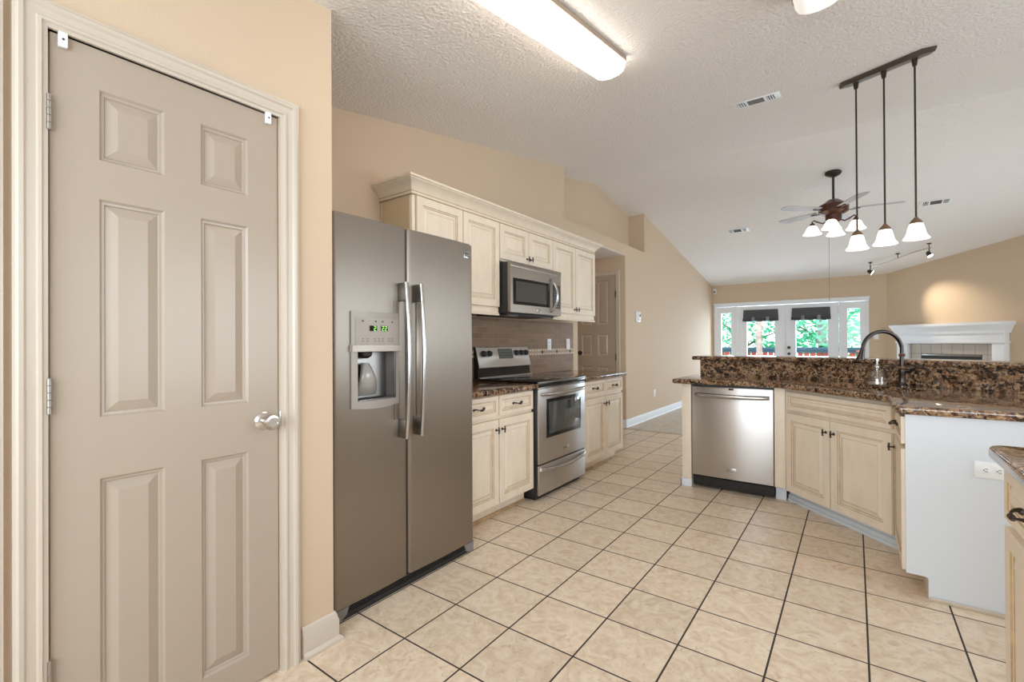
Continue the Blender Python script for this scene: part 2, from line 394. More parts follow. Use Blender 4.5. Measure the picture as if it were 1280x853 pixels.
        s.face([P(0, h), P(w, h), P(w, h, t), P(0, h, t)], m); s.face([P(0, 0), P(0, 0, t), P(w, 0, t), P(w, 0)], m)
        if not holes: s.face([P(0, 0, t), P(0, h, t), P(w, h, t), P(w, 0, t)], m)
    def build(s, name, m=None, parent=None, smooth=True, label=None, angle=38, ofs=None):
        if ofs:
            for v in s.bm.verts: v.co += Vector(ofs)
        me = bpy.data.meshes.new(name)
        if not s.mats: s.mats = [m]
        bmesh.ops.remove_doubles(s.bm, verts=s.bm.verts, dist=1e-5)
        s.bm.to_mesh(me); s.bm.free()
        for q in s.mats: me.materials.append(q)
        if smooth:
            for p in me.polygons: p.use_smooth = True
            try: me.set_sharp_from_angle(angle=R(angle))
            except Exception: pass
        o = bpy.data.objects.new(name, me); C.objects.link(o)
        if parent: o.parent = parent
        if label: o['label'] = label
        return o
def thing(name, label, cat, loc=(0, 0, 0), rz=0, group=None):
    o = bpy.data.objects.new(name, None); C.objects.link(o); o.location = loc; o.rotation_euler = (0, 0, R(rz))
    o.empty_display_size = 0.1
    o['label'] = label; o['category'] = cat
    if group: o['group'] = group
    return o
def tag(o, label, cat, group=None, kind=None):
    o['label'] = label
    if cat: o['category'] = cat
    if group: o['group'] = group
    if kind: o['kind'] = kind
    return o
def struct(o, label=None):
    o['kind'] = 'structure'
    if label: o['label'] = label
    return o
def copy_tree(o, parent=None):
    c = o.copy(); C.objects.link(c)
    if parent: c.parent = parent
    for ch in list(o.children): copy_tree(ch, c)
    return c
def at(o, loc, rz=0):
    o.location = loc; o.rotation_euler = (0, 0, R(rz)); return o

# ------------------------------------------------------------------ room shell
XL, XR, YN, YF = -2.59, 3.2, -1.5, 11.19
RY, RZ, SL = 5.818, 3.378, 0.169
def cz(y): return RZ-SL*abs(y-RY)
m = MB(); m.box(-4.4, XR+.1, YN-.1, 6.205, -0.1, 0.0); struct(m.build('floor', TILE), 'beige square tile floor with dark grout lines')
m = MB(); m.box(-2.9, XR+.1, 6.205, YF+.1, -0.1, 0.012); struct(m.build('floor_carpet', CARPET), 'beige carpet of the living room')
m = MB()
m.xprism([(YN-.1, cz(YN-.1)), (RY, RZ), (YF+.1, cz(YF+.1)), (YF+.1, cz(YF+.1)+.12), (RY, RZ+.12), (YN-.1, cz(YN-.1)+.12)], -2.96, XR+.1)
struct(m.build('ceiling', CEIL, smooth=False), 'vaulted ceiling with orange peel texture')
m = MB(); X0, X1 = -2.84, XL
m.xprism([(1.0, 0), (4.53, 0), (4.53, cz(4.53)), (1.0, cz(1.0))], X0, X1)
m.box(X0, X1, 4.53, 4.82, 0, 2.59); m.box(X0, X1, 4.82, 6.23, 2.44, 2.59); m.box(X0, X1, 6.23, 6.98, 0, 2.59)
m.xprism([(6.98, 0), (YF+.1, 0), (YF+.1, cz(YF+.1)), (6.98, cz(6.98))], X0, X1)
m.xprism([(4.43, 2.5), (7.08, 2.5), (7.08, cz(7.08)), (RY, RZ), (4.43, cz(4.43))], -2.96, -2.84)
struct(m.build('wall_left', WALL, smooth=False), 'tan wall with the cabinets, the hall opening and the high plant ledge')
m = MB(); m.box(-4.4, -2.84, 6.23, 6.33, 0, 2.44); struct(m.build('wall_hall', WALL, smooth=False))
m = MB(); m.box(-4.4, -2.84, 4.72, 4.82, 0, 2.44); m.box(-4.5, -4.4, 4.72, 6.33, 0, 2.44); struct(m.build('wall_hall_side', WALL, smooth=False))
m = MB(); m.box(-4.5, -2.84, 4.72, 6.33, 2.436, 2.52); m.box(-2.84, XL-.001, 4.82, 6.23, 2.434, 2.441); struct(m.build('ceiling_hall', CEIL, smooth=False))
DX, DY0, DY1, DZ = -1.72, 0.269, 0.884, 2.052
m = MB()
m.xprism([(YN-.1, 0), (DY0, 0), (DY0, cz(DY0)), (YN-.1, cz(YN-.1))], DX-.11, DX)
m.xprism([(DY1, 0), (1.103, 0), (1.103, cz(1.103)), (DY1, cz(DY1))], DX-.11, DX)
m.xprism([(DY0, DZ), (DY1, DZ), (DY1, cz(DY1)), (DY0, cz(DY0))], DX-.11, DX)
m.xprism([(1.0, 0), (1.103, 0), (1.103, cz(1.103)), (1.0, cz(1.0))], X0, DX-.11)
struct(m.build('wall_pantry', WALL, smooth=False), 'tan wall around the near six panel door')
FX0, FX1, FZ = -2.542, 0.228, 2.055
m = MB(); T = cz(YF)
m.box(-2.84, FX0, YF, YF+.12, 0, T); m.box(FX1, 0.62, YF, YF+.12, 0, T); m.box(FX0, FX1, YF, YF+.12, FZ, T)
struct(m.build('wall_far', WALL, smooth=False), 'tan far wall around the patio doors')
CX, CY = 0.50, YF
Lc = (XR-CX)*math.sqrt(2)
m = MB()
d = Vector((1, -1)).normalized(); n = Vector((1, 1)).normalized()
def cpt(s, o=0): v = Vector((CX, CY))+d*s+n*o; return v
a, b = cpt(0), cpt(Lc); a2, b2 = cpt(-.05, .12), cpt(Lc+.05, .12)
vs = [(a.x, a.y), (b.x, b.y), (b2.x, b2.y), (a2.x, a2.y)]
lo = [(x, y, 0) for x, y in vs]; hi = [(x, y, cz(y)+.02) for x, y in vs]
m.face(lo); m.face(hi)
for i in range(4): m.face([lo[i], lo[(i+1) % 4], hi[(i+1) % 4], hi[i]])
bmesh.ops.recalc_face_normals(m.bm, faces=m.bm.faces)
struct(m.build('wall_corner', WALL, smooth=False), 'angled tan wall above the fireplace')
def wall_x(name, x0, x1, ya, yb, wins):
    """wall with its faces at x0 and x1 and window openings (y0,y1,z0,z1)"""
    m = MB(); ys = [ya]
    for q in wins: ys += [q[0], q[1]]
    ys.append(yb)
    for i in range(0, len(ys)-1, 2):
        ya_, yb_ = ys[i], ys[i+1]
        if ya_ < RY < yb_: poly = [(ya_, 0), (yb_, 0), (yb_, cz(yb_)), (RY, RZ), (ya_, cz(ya_))]
        else: poly = [(ya_, 0), (yb_, 0), (yb_, cz(yb_)), (ya_, cz(ya_))]
        m.xprism(poly, x0, x1)
    for (p, q, z0, z1) in wins:
        m.box(x0, x1, p, q, 0, z0)
        m.xprism([(p, z1), (q, z1), (q, cz(q))]+([(RY, RZ)] if p < RY < q else [])+[(p, cz(p))], x0, x1)
    return m.build(name, WALL, smooth=False)
struct(wall_x('wall_right', XR, XR+.12, YN-.1, 8.6, [(1.5, 4.5, 0.7, 2.3), (5.7, 8.1, 0.5, 2.25)]))
m = MB(); zt = cz(YN)
m.box(DX-.11, -1.32, YN-.1, YN, 0, zt); m.box(1.72, XR+.1, YN-.1, YN, 0, zt); m.box(-1.32, 1.72, YN-.1, YN, 0, .8); m.box(-1.32, 1.72, YN-.1, YN, 2.08, zt)
struct(m.build('wall_near', WALL, smooth=False))

# casing swept round a door opening, front towards -Y of its frame
CAS = [(0.0, -0.02), (0.0, 0.010), (0.010, 0.012), (0.014, 0.018), (0.022, 0.018), (0.026, 0.013), (0.046, 0.016), (0.052, 0.022), (0.062, 0.024), (0.068, 0.019), (0.074, 0.018), (0.074, -0.02)]
def casing(name, x0, x1, zt, parent=None, w=0.074, prof=CAS, m_=None):
    m = MB(); k = w/0.074; rows = []
    for o, p in prof:
        o *= k
        rows.append([(x0-o, -p, 0), (x0-o, -p, zt+o), (x1+o, -p, zt+o), (x1+o, -p, 0)])
    for a, b in zip(rows[:-1], rows[1:]):
        for i in range(3): m.face([a[i], a[i+1], b[i+1], b[i]])
    m.face([r[0] for r in rows]); m.face([r[3] for r in rows])
    bmesh.ops.recalc_face_normals(m.bm, faces=m.bm.faces)
    return m.build(name, m_ or TRIM, parent, angle=25)
SIXP = [(0.006, 0.007, 0), (0.012, 0.0085, 0), (0.015, 0.0125, 0), (0.042, 0.0025, 0)]

# --- door_1: the near pantry door
def pen(name, loc, rz):
    o = bpy.data.objects.new(name, None); C.objects.link(o); o.location = loc; o.rotation_euler = (0, 0, R(rz)); return o
d1 = pen('door_1', (DX, DY0, 0), 90); struct(d1, 'cream six panel pantry door with a round nickel knob')
W1, H1 = DY1-DY0, DZ
m = MB()
rc = [(.105, .115, .26, .832), (.36, .115, .507, .832), (.105, 1.005, .26, 1.625), (.36, 1.005, .507, 1.625), (.105, 1.735, .26, 1.935), (.36, 1.735, .507, 1.935)]
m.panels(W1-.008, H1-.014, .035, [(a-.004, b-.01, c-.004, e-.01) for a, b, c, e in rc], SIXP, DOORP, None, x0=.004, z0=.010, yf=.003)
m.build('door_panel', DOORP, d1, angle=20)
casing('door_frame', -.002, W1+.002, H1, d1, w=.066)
def hinge(parent, x, z, mat_=HINGEM, y=-.008):
    m = MB()
    for k in range(5): m.lathe([(.0052, k*.019), (.0062, k*.019+.001), (.0062, k*.019+.0178), (.0052, k*.019+.0188)], (x, y, z), 12)
    m.box(x-.012, x+.001, y+.004, y+.006, z+.002, z+.092)
    return m.build('hinge', mat_, parent)
for z in (1.781, 1.028, .285): hinge(d1, .0005, z)
m = MB(); m.lathe([(0.0335, 0), (0.0335, -.004), (0.028, -.010), (.014, -.014), (.012, -.034), (.020, -.040), (.0275, -.050), (.0285, -.062), (.024, -.069), (0.017, -.070), (.016, -.068), (0.0001, -.068)], (.559, .003, .934), 32, axis='Y')
kb = m.build('door_knob', CHROME, d1)
m = MB(); m.box(W1-.004, W1+.002, -.008, .006, .905, .965, .001); m.build('strike_plate', CHROME, d1)
for x, z in ((.028, 2.035), (.574, 2.035)):
    m = MB(); m.box(x-.0095, x+.0095, -.012, .002, z-.022, z+.018, .002, m=PLASTW); m.lathe([(.003, -.0130), (.003, -.011)], (x, 0, z-.002), 10, axis='Y', m=SLOT)
    m.build('door_stop_bracket', PLASTW, d1, label='white child safety bracket at the top of the door')
# neighbouring door casing at the left edge of the frame
d2 = pen('door_2', (DX, -.566, 0), 90); struct(d2, 'edge of the second door casing at the left')
m = MB(); m.panels(.66, 2.03, .035, [(.1, .11, .27, .82), (.38, .11, .55, .82), (.1, 1.0, .27, 1.62), (.38, 1.0, .55, 1.62), (.1, 1.73, .27, 1.93), (.38, 1.73, .55, 1.93)], SIXP, DOORP, None, x0=.004, z0=.01, yf=-.006)
m.build('door_panel', DOORP, d2, angle=20); casing('door_frame', 0, .67, 2.05, d2, w=.082)
# --- door_3 in the hall
d3 = pen('door_3', (-3.385, 6.23, 0), 0); struct(d3, 'six panel door in the hall beyond the cabinets')
m = MB(); W3 = .651
cols = ((.115, .285), (.375, .545))
m.panels(W3, 2.165, .02, [(a, z0, b, z1) for a, b in cols for z0, z1 in ((.13, .86), (1.02, 1.33), (1.47, 2.10))], SIXP, DOORP, None, yf=-.010)
m.build('door_panel', DOORP, d3, angle=20); casing('door_frame', -.004, W3+.004, 2.172, d3, w=.062)
for z in (1.85, .95, .25): hinge(d3, W3+.002, z, BRONZE, -.014)
m = MB(); m.lathe([(.032, -.01), (.03, -.018), (.013, -.022), (.012, -.045), (.022, -.05), (.028, -.062), (.022, -.074), (.0001, -.076)], (.085, 0, 1.055), 20, axis='Y'); m.build('door_knob', BRONZE, d3)

# baseboards
BASEP = [(0, 0), (.030, 0), (.030, .012), (.020, .020), (.016, .022), (.016, .085), (.012, .095), (.010, .108), (.004, .120), (0, .120)]
m = MB(); m.sweep([(DX, .966), (DX, 1.103), (DX-.3, 1.103)], [(o, z) for o, z in BASEP], TRIM)
struct(m.build('baseboard_pantry', TRIM, angle=25), 'cream baseboard beside the pantry door')
m = MB(); m.sweep([(XL-.2, 6.23), (XL, 6.23), (XL, YF)], [(o*.7, z*1.0) for o, z in BASEP], WHITE)
struct(m.build('baseboard_left', WHITE, angle=25), 'white baseboard running along the living room wall')
m = MB(); m.sweep([(XL, YF), (FX0-.02, YF)], [(o*.7, z) for o, z in BASEP], WHITE); m.sweep([(FX1+.05, YF), (CX, YF)], [(o*.7, z) for o, z in BASEP], WHITE)
struct(m.build('baseboard_far', WHITE, angle=25))

# --- patio door unit in the far wall (front towards -Y)
def glazed(mb, w, h, t, x0, z0, yf, hole, mt):
    mb.panels(w, h, t, [], [], mt, None, x0=x0, z0=z0, yf=yf, holes=[hole])
    a, b, c, e = hole
    P = lambda x, z, y: (x0+x, y, z0+z)
    ring = [(a, b), (c, b), (c, e), (a, e)]; ring2 = [(a+.018, b+.018), (c-.018, b+.018), (c-.018, e-.018), (a+.018, e-.018)]
    for q in range(4):
        p, r = ring[q], ring[(q+1) % 4]; p2, r2 = ring2[q], ring2[(q+1) % 4]
        mb.face([P(*p, yf-.0), P(*r, yf-.0), P(*r2, yf-.012), P(*p2, yf-.012)], mt)
        mb.face([P(*p2, yf-.012), P(*r2, yf-.012), P(*r2, yf+t), P(*p2, yf+t)], mt)
LEAFW = .899
def leaf(name, x0, hx0, hx1, lab):
    o = pen(name, (x0, YF, 0), 0); struct(o, lab)
    m = MB(); glazed(m, LEAFW, 1.955, .04, 0, .025, .0, (hx0-x0-.018, .24, hx1-x0+.018, 1.862), WHITE); m.build('door_leaf', WHITE, o)
    m = MB(); m.box(hx0-x0-.004, hx1-x0+.004, .018, .022, .27, 1.87); m.build('glass_pane', GLASS, o)
    return o
ld = leaf('door_4', -2.058, -1.878, -1.346, 'left glazed patio door with a rolled up charcoal shade')
rd = leaf('door_5', -1.146, -.966, -.423, 'right glazed patio door with a lockset and a rolled up charcoal shade')
for z in (1.75, 1.0, .3): hinge(ld, -.008, z); hinge(rd, LEAFW+.008, z)
for z, r in ((1.082, .030), (.955, .028)):
    m = MB(); m.lathe([(r, 0), (r, -.012), (r*.5, -.018), (r*.5, -.03), (r*.8, -.036), (r*.8, -.06), (.0001, -.062)], (.055, 0, z), 20, axis='Y')
    m.build('door_knob' if z < 1 else 'deadbolt', BRONZE, rd)
def side(name, x0, x1, hx0, hx1, lab):
    o = pen(name, (x0, YF, 0), 0); struct(o, lab)
    m = MB(); glazed(m, x1-x0, 1.955, .04, 0, .025, .0, (hx0-x0-.015, .24, hx1-x0+.015, 1.835), WHITE); m.build('window_frame', WHITE, o)
    m = MB(); m.box(hx0-x0-.004, hx1-x0+.004, .018, .022, .27, 1.85); m.build('glass_pane', GLASS, o)
side('window_1', -2.50, -2.105, -2.398, -2.191, 'narrow sidelight left of the patio doors')
side('window_2', -.205, .19, -.11, .094, 'narrow sidelight right of the patio doors')
m = MB()
for x0, x1 in ((FX0, -2.50), (-2.105, -2.062), (-1.157, -1.148), (-.242, -.205), (.19, FX1)): m.box(x0, x1, YF-.018, YF+.10, 0, 1.98)
m.box(FX0, FX1, YF-.018, YF+.10, 1.985, FZ); m.box(FX0-.012, FX1+.012, YF-.026, YF, FZ-.03, FZ+.012, .003)
m.box(FX0, FX1, YF-.01, YF+.1, 0, .022)
struct(m.build('trim_1', WHITE), 'white frame around the patio doors and sidelights')
# roman shades
def shade(x0, x1, lab):
    o = thing('roman_shade', lab, 'window shade', (x0, YF-.02, 0), group=None); w_ = x1-x0
    m = MB(); rows = []
    prof = [(1.89, .0), (1.885, -.012), (1.80, -.020), (1.755, -.022), (1.72, -.038), (1.700, -.055), (1.690, -.045), (1.697, -.028), (1.69, -.03), (1.665, -.060), (1.648, -.052), (1.65, -.02), (1.66, -.004)]
    N = 24
    for i in range(N+1):
        u = i/N; sag = -.012*math.sin(u*PI*3)**2+.0*u
        ex = .02*(1 if i in (0,) else 0)
        rows.append([(-.012*(z < 1.70)+u*(w_+.024*(z < 1.70)), y, z+(sag if z < 1.72 else 0)) for z, y in prof])
    for a, b in zip(rows[:-1], rows[1:]):
        for j in range(len(prof)-1): m.face([a[j], b[j], b[j+1], a[j+1]])
    m.face(rows[0]); m.face(rows[-1])
    m.build('shade_fabric', SHADEF, o, angle=60)
    for u in (.30, .72):
        m = MB(); m.box(u*w_-.03, u*w_+.03, -.075, -.062, 1.645, 1.735, .003); m.box(u*w_-.03, u*w_+.03, -.066, -.005, 1.640, 1.648, .002)
        m.build('tie_tab', SHADEL, o, label='lighter grey tie strap')
    m = MB(); m.box(0, w_, -.012, .006, 1.875, 1.895, .002); m.build('head_rail', SHADEF, o)
shade(-1.940, -1.285, 'charcoal roman shade rolled up on the left patio door')
shade(-1.033, -.382, 'charcoal roman shade rolled up on the right patio door, above the lock')

# ------------------------------------------------------------------ outdoors
m = MB(); m.box(-30, 30, 11.4, 60, -.5, -.35); struct(m.build('ground_outside', LAWN, smooth=False))
m = MB()
for i in range(42): m.box(-5+.0+i*.19, -5+.18+i*.19, 11.35, 14.9, -.06, -.02)
struct(m.build('deck', DECKM, smooth=False), 'boards of the deck outside the patio doors')
dr = thing('deck_railing', 'red board deck railing with a blue-grey cap outside the patio doors', 'railing', (-4.6, 14.6, -.02))
m = MB(); m.box(0, 6.2, -.07, .07, 1.0, 1.07, .005); m.box(0, 6.2, -.02, .02, .93, 1.0); m.build('top_rail', TEALW, dr)
m = MB()
for i in range(44): m.box(.02+i*.14, .13+i*.14, .025, .05, .06, .94)
m.build('boards', REDW, dr)
for x in (0, 2.05, 4.1, 6.1):
    m = MB(); m.box(x, x+.1, -.05, .05, 0, 1.12, .005); m.box(x-.015, x+.115, -.065, .065, 1.12, 1.14, .004); m.build('post', TEALW, dr)
m = MB(); m.tube([(0, 0, -.02), (.02, 0, .6), (-.01, 0, 1.2), (.015, .01, 1.8), (0, 0, 2.9)], [.09, .07, .075, .065, .065], 14); m.lathe([(.13, -.02), (.12, .06), (.09, .09)], n=14)
tag(at(m.build('porch_post', mat('weathered_post', (.55, .42, .36), .8, var=.3, vscale=10)), (-2.04, 13.9, 0)), 'weathered pinkish post standing on the deck, seen through the left patio door', 'post')
tb = thing('patio_table', 'small dark table on the deck, seen through the right sidelight', 'table', (.30, 13.2, -.02))
m = MB(); m.lathe([(.0001, .98), (.26, .98), (.27, .99), (.27, 1.005), (.26, 1.015), (.0001, 1.015)]); m.build('table_top', REDW, tb)
m = MB(); m.lathe([(.2, 0), (.2, .02), (.03, .05), (.025, .5), (.03, .98)]); m.build('leg', TEALW, tb)
random.seed(4)
def tree(x, y, hgt, rx, rz_, n_, lab):
    o = thing('tree', lab, 'tree', (x, y, -.35), group='trees beyond the deck')
    m = MB(); m.tube([(0, 0, 0), (.05, .02, hgt*.3), (-.04, 0, hgt*.55), (.03, 0, hgt*.8)], [.16, .12, .08, .03], 10)
    for k in range(7):
        a = k*2.4; z = hgt*(.25+.07*k); m.tube([(0, 0, z), (math.cos(a)*rx*.4, math.sin(a)*rx*.3, z+.4), (math.cos(a)*rx*.75, math.sin(a)*rx*.6, z+.6)], [.05, .03, .012], 6)
    m.build('trunk', BARK, o)
    m = MB()
    for i in range(n_):
        while True:
            p = Vector((random.uniform(-1, 1), random.uniform(-1, 1), random.uniform(-1, 1)))
            if p.length < 1: break
        c = Vector((p.x*rx, p.y*rx*.8, hgt*.5+p.z*rz_))
        u = Vector((random.uniform(-1, 1), random.uniform(-1, 1), random.uniform(-.6, .6))).normalized(); v = u.orthogonal().normalized()
        s1 = random.uniform(.06, .13); s2 = s1*.45
        q = [c-u*s1, c-u*s1*.2+v*s2, c+u*s1, c-u*s1*.2-v*s2]
        m.face([tuple(t_) for t_ in q])
    m.build('foliage', LEAF, o, smooth=False)
for a in ((-7.0, 19.5, 5.0, 1.7, 2.4, 2300, 'leafy green tree seen through the left sidelight'),
          (-3.2, 18.0, 5.2, 1.55, 2.5, 1900, 'leafy green tree seen through the left patio door, right of the post'),
          (-.8, 16.6, 4.6, 1.2, 2.2, 2300, 'leafy green tree filling the right patio door'),
          (1.9, 18.6, 5.0, 1.8, 2.4, 2300, 'leafy green tree seen through the right sidelight')): tree(*a)

# ------------------------------------------------------------------ cabinet parts
CDP = [(.003, .004, 1), (.009, .005, 0), (.012, .0085, 1), (.036, .0015, 0), (.0385, .0025, 1), (.041, .0015, 0)]
DRP = [(.003, .004, 1), (.007, .005, 0), (.010, .008, 1), (.024, .0015, 0), (.026, .0025, 1), (.028, .0015, 0)]
def cab_knob(parent, x, z, y=-.02):
    m = MB(); m.lathe([(.010, 0), (.009, -.003), (.0045, -.006), (.004, -.018), (.006, -.022)], (x, y, z), 12, axis='Y')
    m.tube([(x, y-.024, z-.021), (x, y-.026, z-.012), (x, y-.0265, z), (x, y-.026, z+.012), (x, y-.024, z+.021)], [.0062, .0042, .006, .0042, .0062], 10)
    return m.build('knob', BRONZE, parent)
def cab_pull(parent, x, z, y=-.02, L=.10):
    m = MB(); pts = []; rad = []
    for i in range(13):
        u = i/12*2-1
        pts.append((x+u*L/2, y-.004-.026*(1-u*u)**.6, z-.004*math.cos(u*PI)*1)); rad.append(.0062-.0028*abs(math.sin(u*PI)))
    m.tube(pts, rad, 10)
    for sx in (-1, 1): m.lathe([(.009, 0), (.0085, -.004), (.005, -.009)], (x+sx*L/2, y, z), 12, axis='Y')
    for k in range(4):
        m.lathe([(.0068, -.002), (.0075, 0), (.0068, .002)], (x-.009+k*.006, y-.029, z-.004), 10, axis='X')
    return m.build('pull', BRONZE, parent)
def cab_door(parent, x0, x1, z0, z1, knob=None, name='door', st=.052, arch=0):
    w_, h_ = x1-x0, z1-z0
    m = MB(); m.panels(w_, h_, .019, [(st, st, w_-st, h_-st)], CDP, CREAM, GLAZE, x0=x0, z0=z0, yf=-.019)
    # thin glazed outer edge
    m.panels(w_+.002, h_+.002, .004, [], [], GLAZE, None, x0=x0-.001, z0=z0-.001, yf=-.004)
    o = m.build(name, None, parent, angle=18)
    if knob: cab_knob(o, knob[0], knob[1], -.019)
    return o
def cab_drawer(parent, x0, x1, z0, z1, pull=True):
    w_, h_ = x1-x0, z1-z0; st = .028
    m = MB(); m.panels(w_, h_, .019, [(st, st, w_-st, h_-st)], DRP, CREAM, GLAZE, x0=x0, z0=z0, yf=-.019)
    m.panels(w_+.002, h_+.002, .004, [], [], GLAZE, None, x0=x0-.001, z0=z0-.001, yf=-.004)
    o = m.build('drawer' if pull else 'false_drawer_front', None, parent, angle=18)
    if pull: cab_pull(o, (x0+x1)/2, (z0+z1)/2, -.019)
    return o
ZC = 0.900; ZU = 0.860
def base_cabinet(lab, loc, rz, w_, depth, seam, left_open=False, drawer_pull=True, split_drawer=True):
    o = thing('base_cabinet', lab, 'cabinet', loc, rz)
    m = MB(); m.box(0, w_, 0, depth, .105, ZU, .001, CREAM); m.box(.0, w_, .075, depth, .0, .105, 0, CREAM)
    m.box(0, w_, .062, .075, 0, .022, .002, GLAZE)
    m.build('cabinet_body', CREAM, o)
    g = .006
    if split_drawer:
        cab_drawer(o, g, seam-g, .712, .850); cab_drawer(o, seam+g, w_-g, .712, .850)
    else: cab_drawer(o, .03, w_-.03, .712, .845, drawer_pull)
    cab_door(o, g, seam-g, .115, .688, (seam-g-.027, .620)); cab_door(o, seam+g, w_-g, .115, .688, (seam+g+.027, .620))
    return o
FB = -1.975        # face plane of the base run (door fronts .019 proud)
base_cabinet('cream two door base cabinet between the refrigerator and the range', (FB, 2.085, 0), 90, .851, XL*-1+FB-.002, 2.512-2.085)
base_cabinet('cream two door base cabinet right of the range, at the hall opening', (FB, 3.748, 0), 90, .872, XL*-1+FB-.002, 4.197-3.748)

# granite counters of the left run
def counter(name, poly, lab, z0=ZU, z1=ZC, loc=(0, 0, 0)):
    m = MB(); m.prism([(x-loc[0], y-loc[1]) for x, y in poly], z0-loc[2], z1-loc[2], .014, GRANITE, 4)
    o = m.build(name, GRANITE); o.location = loc
    return tag(o, lab, 'countertop')
counter('countertop', [(XL+.002, 2.075), (-1.925, 2.075), (-1.925, 2.955), (XL+.002, 2.955)], 'brown granite countertop between the refrigerator and the range', loc=(-2.2, 2.5, ZU))
counter('countertop', [(XL+.002, 3.736), (-1.925, 3.736), (-1.925, 4.645), (-1.94, 4.66), (XL+.002, 4.66)], 'brown granite countertop right of the range, under the two wall outlets', loc=(-2.2, 4.2, ZU))

# backsplash
bs = pen('backsplash', (XL+.002, 2.04, ZC), 90); tag(bs, 'tan travertine brick backsplash behind the range with a mosaic band', 'backsplash')
m = MB(); m.box(0, 2.65, -.010, 0, .002, .53); m.build('stone_bricks', BRICK, bs, smooth=False)
m = MB(); zb0, zb1 = 1.091-ZC, 1.141-ZC
m.box(0, 2.65, -.0125, -.010, zb0-.007, zb0-.002, 0, ACC_M); m.box(0, 2.65, -.0125, -.010, zb1+.002, zb1+.007, 0, ACC_M)
P_ = .05; k = 0
x = .025
while x < 2.62:
    zc_ = (zb0+zb1)/2; dark = (k % 6 == 5)
    r_ = .0235 if not dark else .028
    m.face([(x-r_*.8, -.0135, zc_), (x, -.0135, zc_-r_), (x+r_*.8, -.0135, zc_), (x, -.0135, zc_+r_)], ACC_D if dark else ACC_M)
    for sz in (-1, 1):
        m.face([(x+.003+.0, -.0125, zc_+sz*.025), (x+.047, -.0125, zc_+sz*.025), (x+.025, -.0125, zc_+sz*.004)][::sz], ACC_L)
    x += P_*.96; k += 1
m.build('mosaic_band', None, bs, smooth=False, label='cream and brown diamond mosaic band')
def outlet(name, lab, loc, rz, horiz=False, switch=False, cat='outlet', grp=None):
    o = thing(name, lab, cat, loc, rz, grp); w_, h_ = (.118, .073) if horiz else (.073, .118)
    m = MB(); m.box(-w_/2, w_/2, -.007, 0, -h_/2, h_/2, .003); m.build('cover_plate', PLASTW, o)
    if switch:
        m = MB(); m.box(-.017, .017, -.0085, -.006, -.033, .033, .001); m.box(-.012, .012, -.014, -.008, .0, .028, .002); m.build('rocker', PLASTW, o)
    else:
        for q in (-1, 1):
            cx, cz_ = (q*.021, 0) if horiz else (0, q*.021)
            m = MB(); m.lathe([(.0165, -.0065), (.0165, -.0088), (.0155, -.0095), (.0001, -.0095)], (cx, 0, cz_), 20, axis='Y', m=PLASTW)
            for a, b in ((-.0055, .003), (.0055, .003)):
                if horiz: m.box(cx-.005, cx+.005, -.0101, -.009, cz_+a-.0012, cz_+a+.0012, 0, SLOT)
                else: m.box(cx+a-.0012, cx+a+.0012, -.0101, -.009, cz_+b-.005, cz_+b+.005, 0, SLOT)
            m.lathe([(.0025, -.0101), (.0001, -.0101)], (cx-(.008 if horiz else 0), 0, cz_-(0 if horiz else .008)), 8, axis='Y', m=SLOT)
            m.build('socket', PLASTW, o)
    return o
outlet('wall_outlet', 'white outlet on the brick backsplash, nearer the range', (XL+.0125, 4.165, 1.192), 90)
outlet('light_switch', 'white rocker switch plate on the backsplash, farther from the range', (XL+.0125, 4.562, 1.195), 90, switch=True, cat='switch')
outlet('wall_outlet', 'white outlet low on the tan living room wall above the baseboard', (XL, 7.38, .39), 90)
outlet('light_switch', 'white switch plate on the far wall right of the patio doors', (.335, YF, 1.30), 0, switch=True, cat='switch')
outlet('wall_outlet', 'white horizontal outlet on the white end of the peninsula', (.487, 2.905, .636), 0, horiz=True)

# ------------------------------------------------------------------ upper cabinets
FU = -2.274; DU = FU-XL-.002
def upper(lab, y0, y1, z0, z1, seam, first=False, knobs=True, inset=0.006, left_stile=.0, rail=True):
    o = thing('wall_cabinet', lab, 'cabinet', (FU, y0, 0), 90); w_ = y1-y0
    m = MB(); m.box(0, w_, 0, DU, z0, 2.20, .001, CREAM)
    if first: m.box(-.003, 0, .02, DU-.025, z0, 2.16, 0, TANSIDE)
    m.build('cabinet_body', CREAM, o)
    g = .005; zd0 = z0+.045
    zd0 = z0+(.008 if not rail else .0)
    a = cab_door(o, g+left_stile, seam-y0-g, zd0+.006, 2.160, (seam-y0-g-.022, zd0+.05) if knobs else None)
    b = cab_door(o, seam-y0+g, w_-g, zd0+.006, 2.160, (seam-y0+g+.022, zd0+.05) if knobs else None)
    if rail:
        m = MB(); prof = [(0, z0-.062), (.012, z0-.062), (.014, z0-.052), (.006, z0-.044), (.002, z0-.036), (.002, z0), (-.012, z0), (-.012, z0-.062)]
        m.sweep([(0, 0), (w_, 0)], [(o_, z) for o_, z in prof], CREAM); m.box(0, w_, .01, DU, z0-.006, z0, 0, CREAM)
        m.build('light_rail', CREAM, o, angle=25)
    return o
upper('cream wall cabinet above the refrigerator side, leftmost of the upper row', 2.025, 2.915, 1.490, 2.20, 2.488, first=True, knobs=False, left_stile=.022)
upper('short cream wall cabinet directly above the microwave', 2.917, 3.722, 1.868, 2.20, 3.324, rail=False)
upper('cream wall cabinet right of the microwave, beside the hall opening', 3.724, 4.600, 1.490, 2.20, 4.160)
m = MB()
prof = [(0, 2.172), (.008, 2.172), (.010, 2.180), (.006, 2.188), (.012, 2.194), (.018, 2.206), (.030, 2.222), (.050, 2.240), (.064, 2.248), (.068, 2.254), (.076, 2.256), (.078, 2.268), (0, 2.268)]
xo = -XL-.002
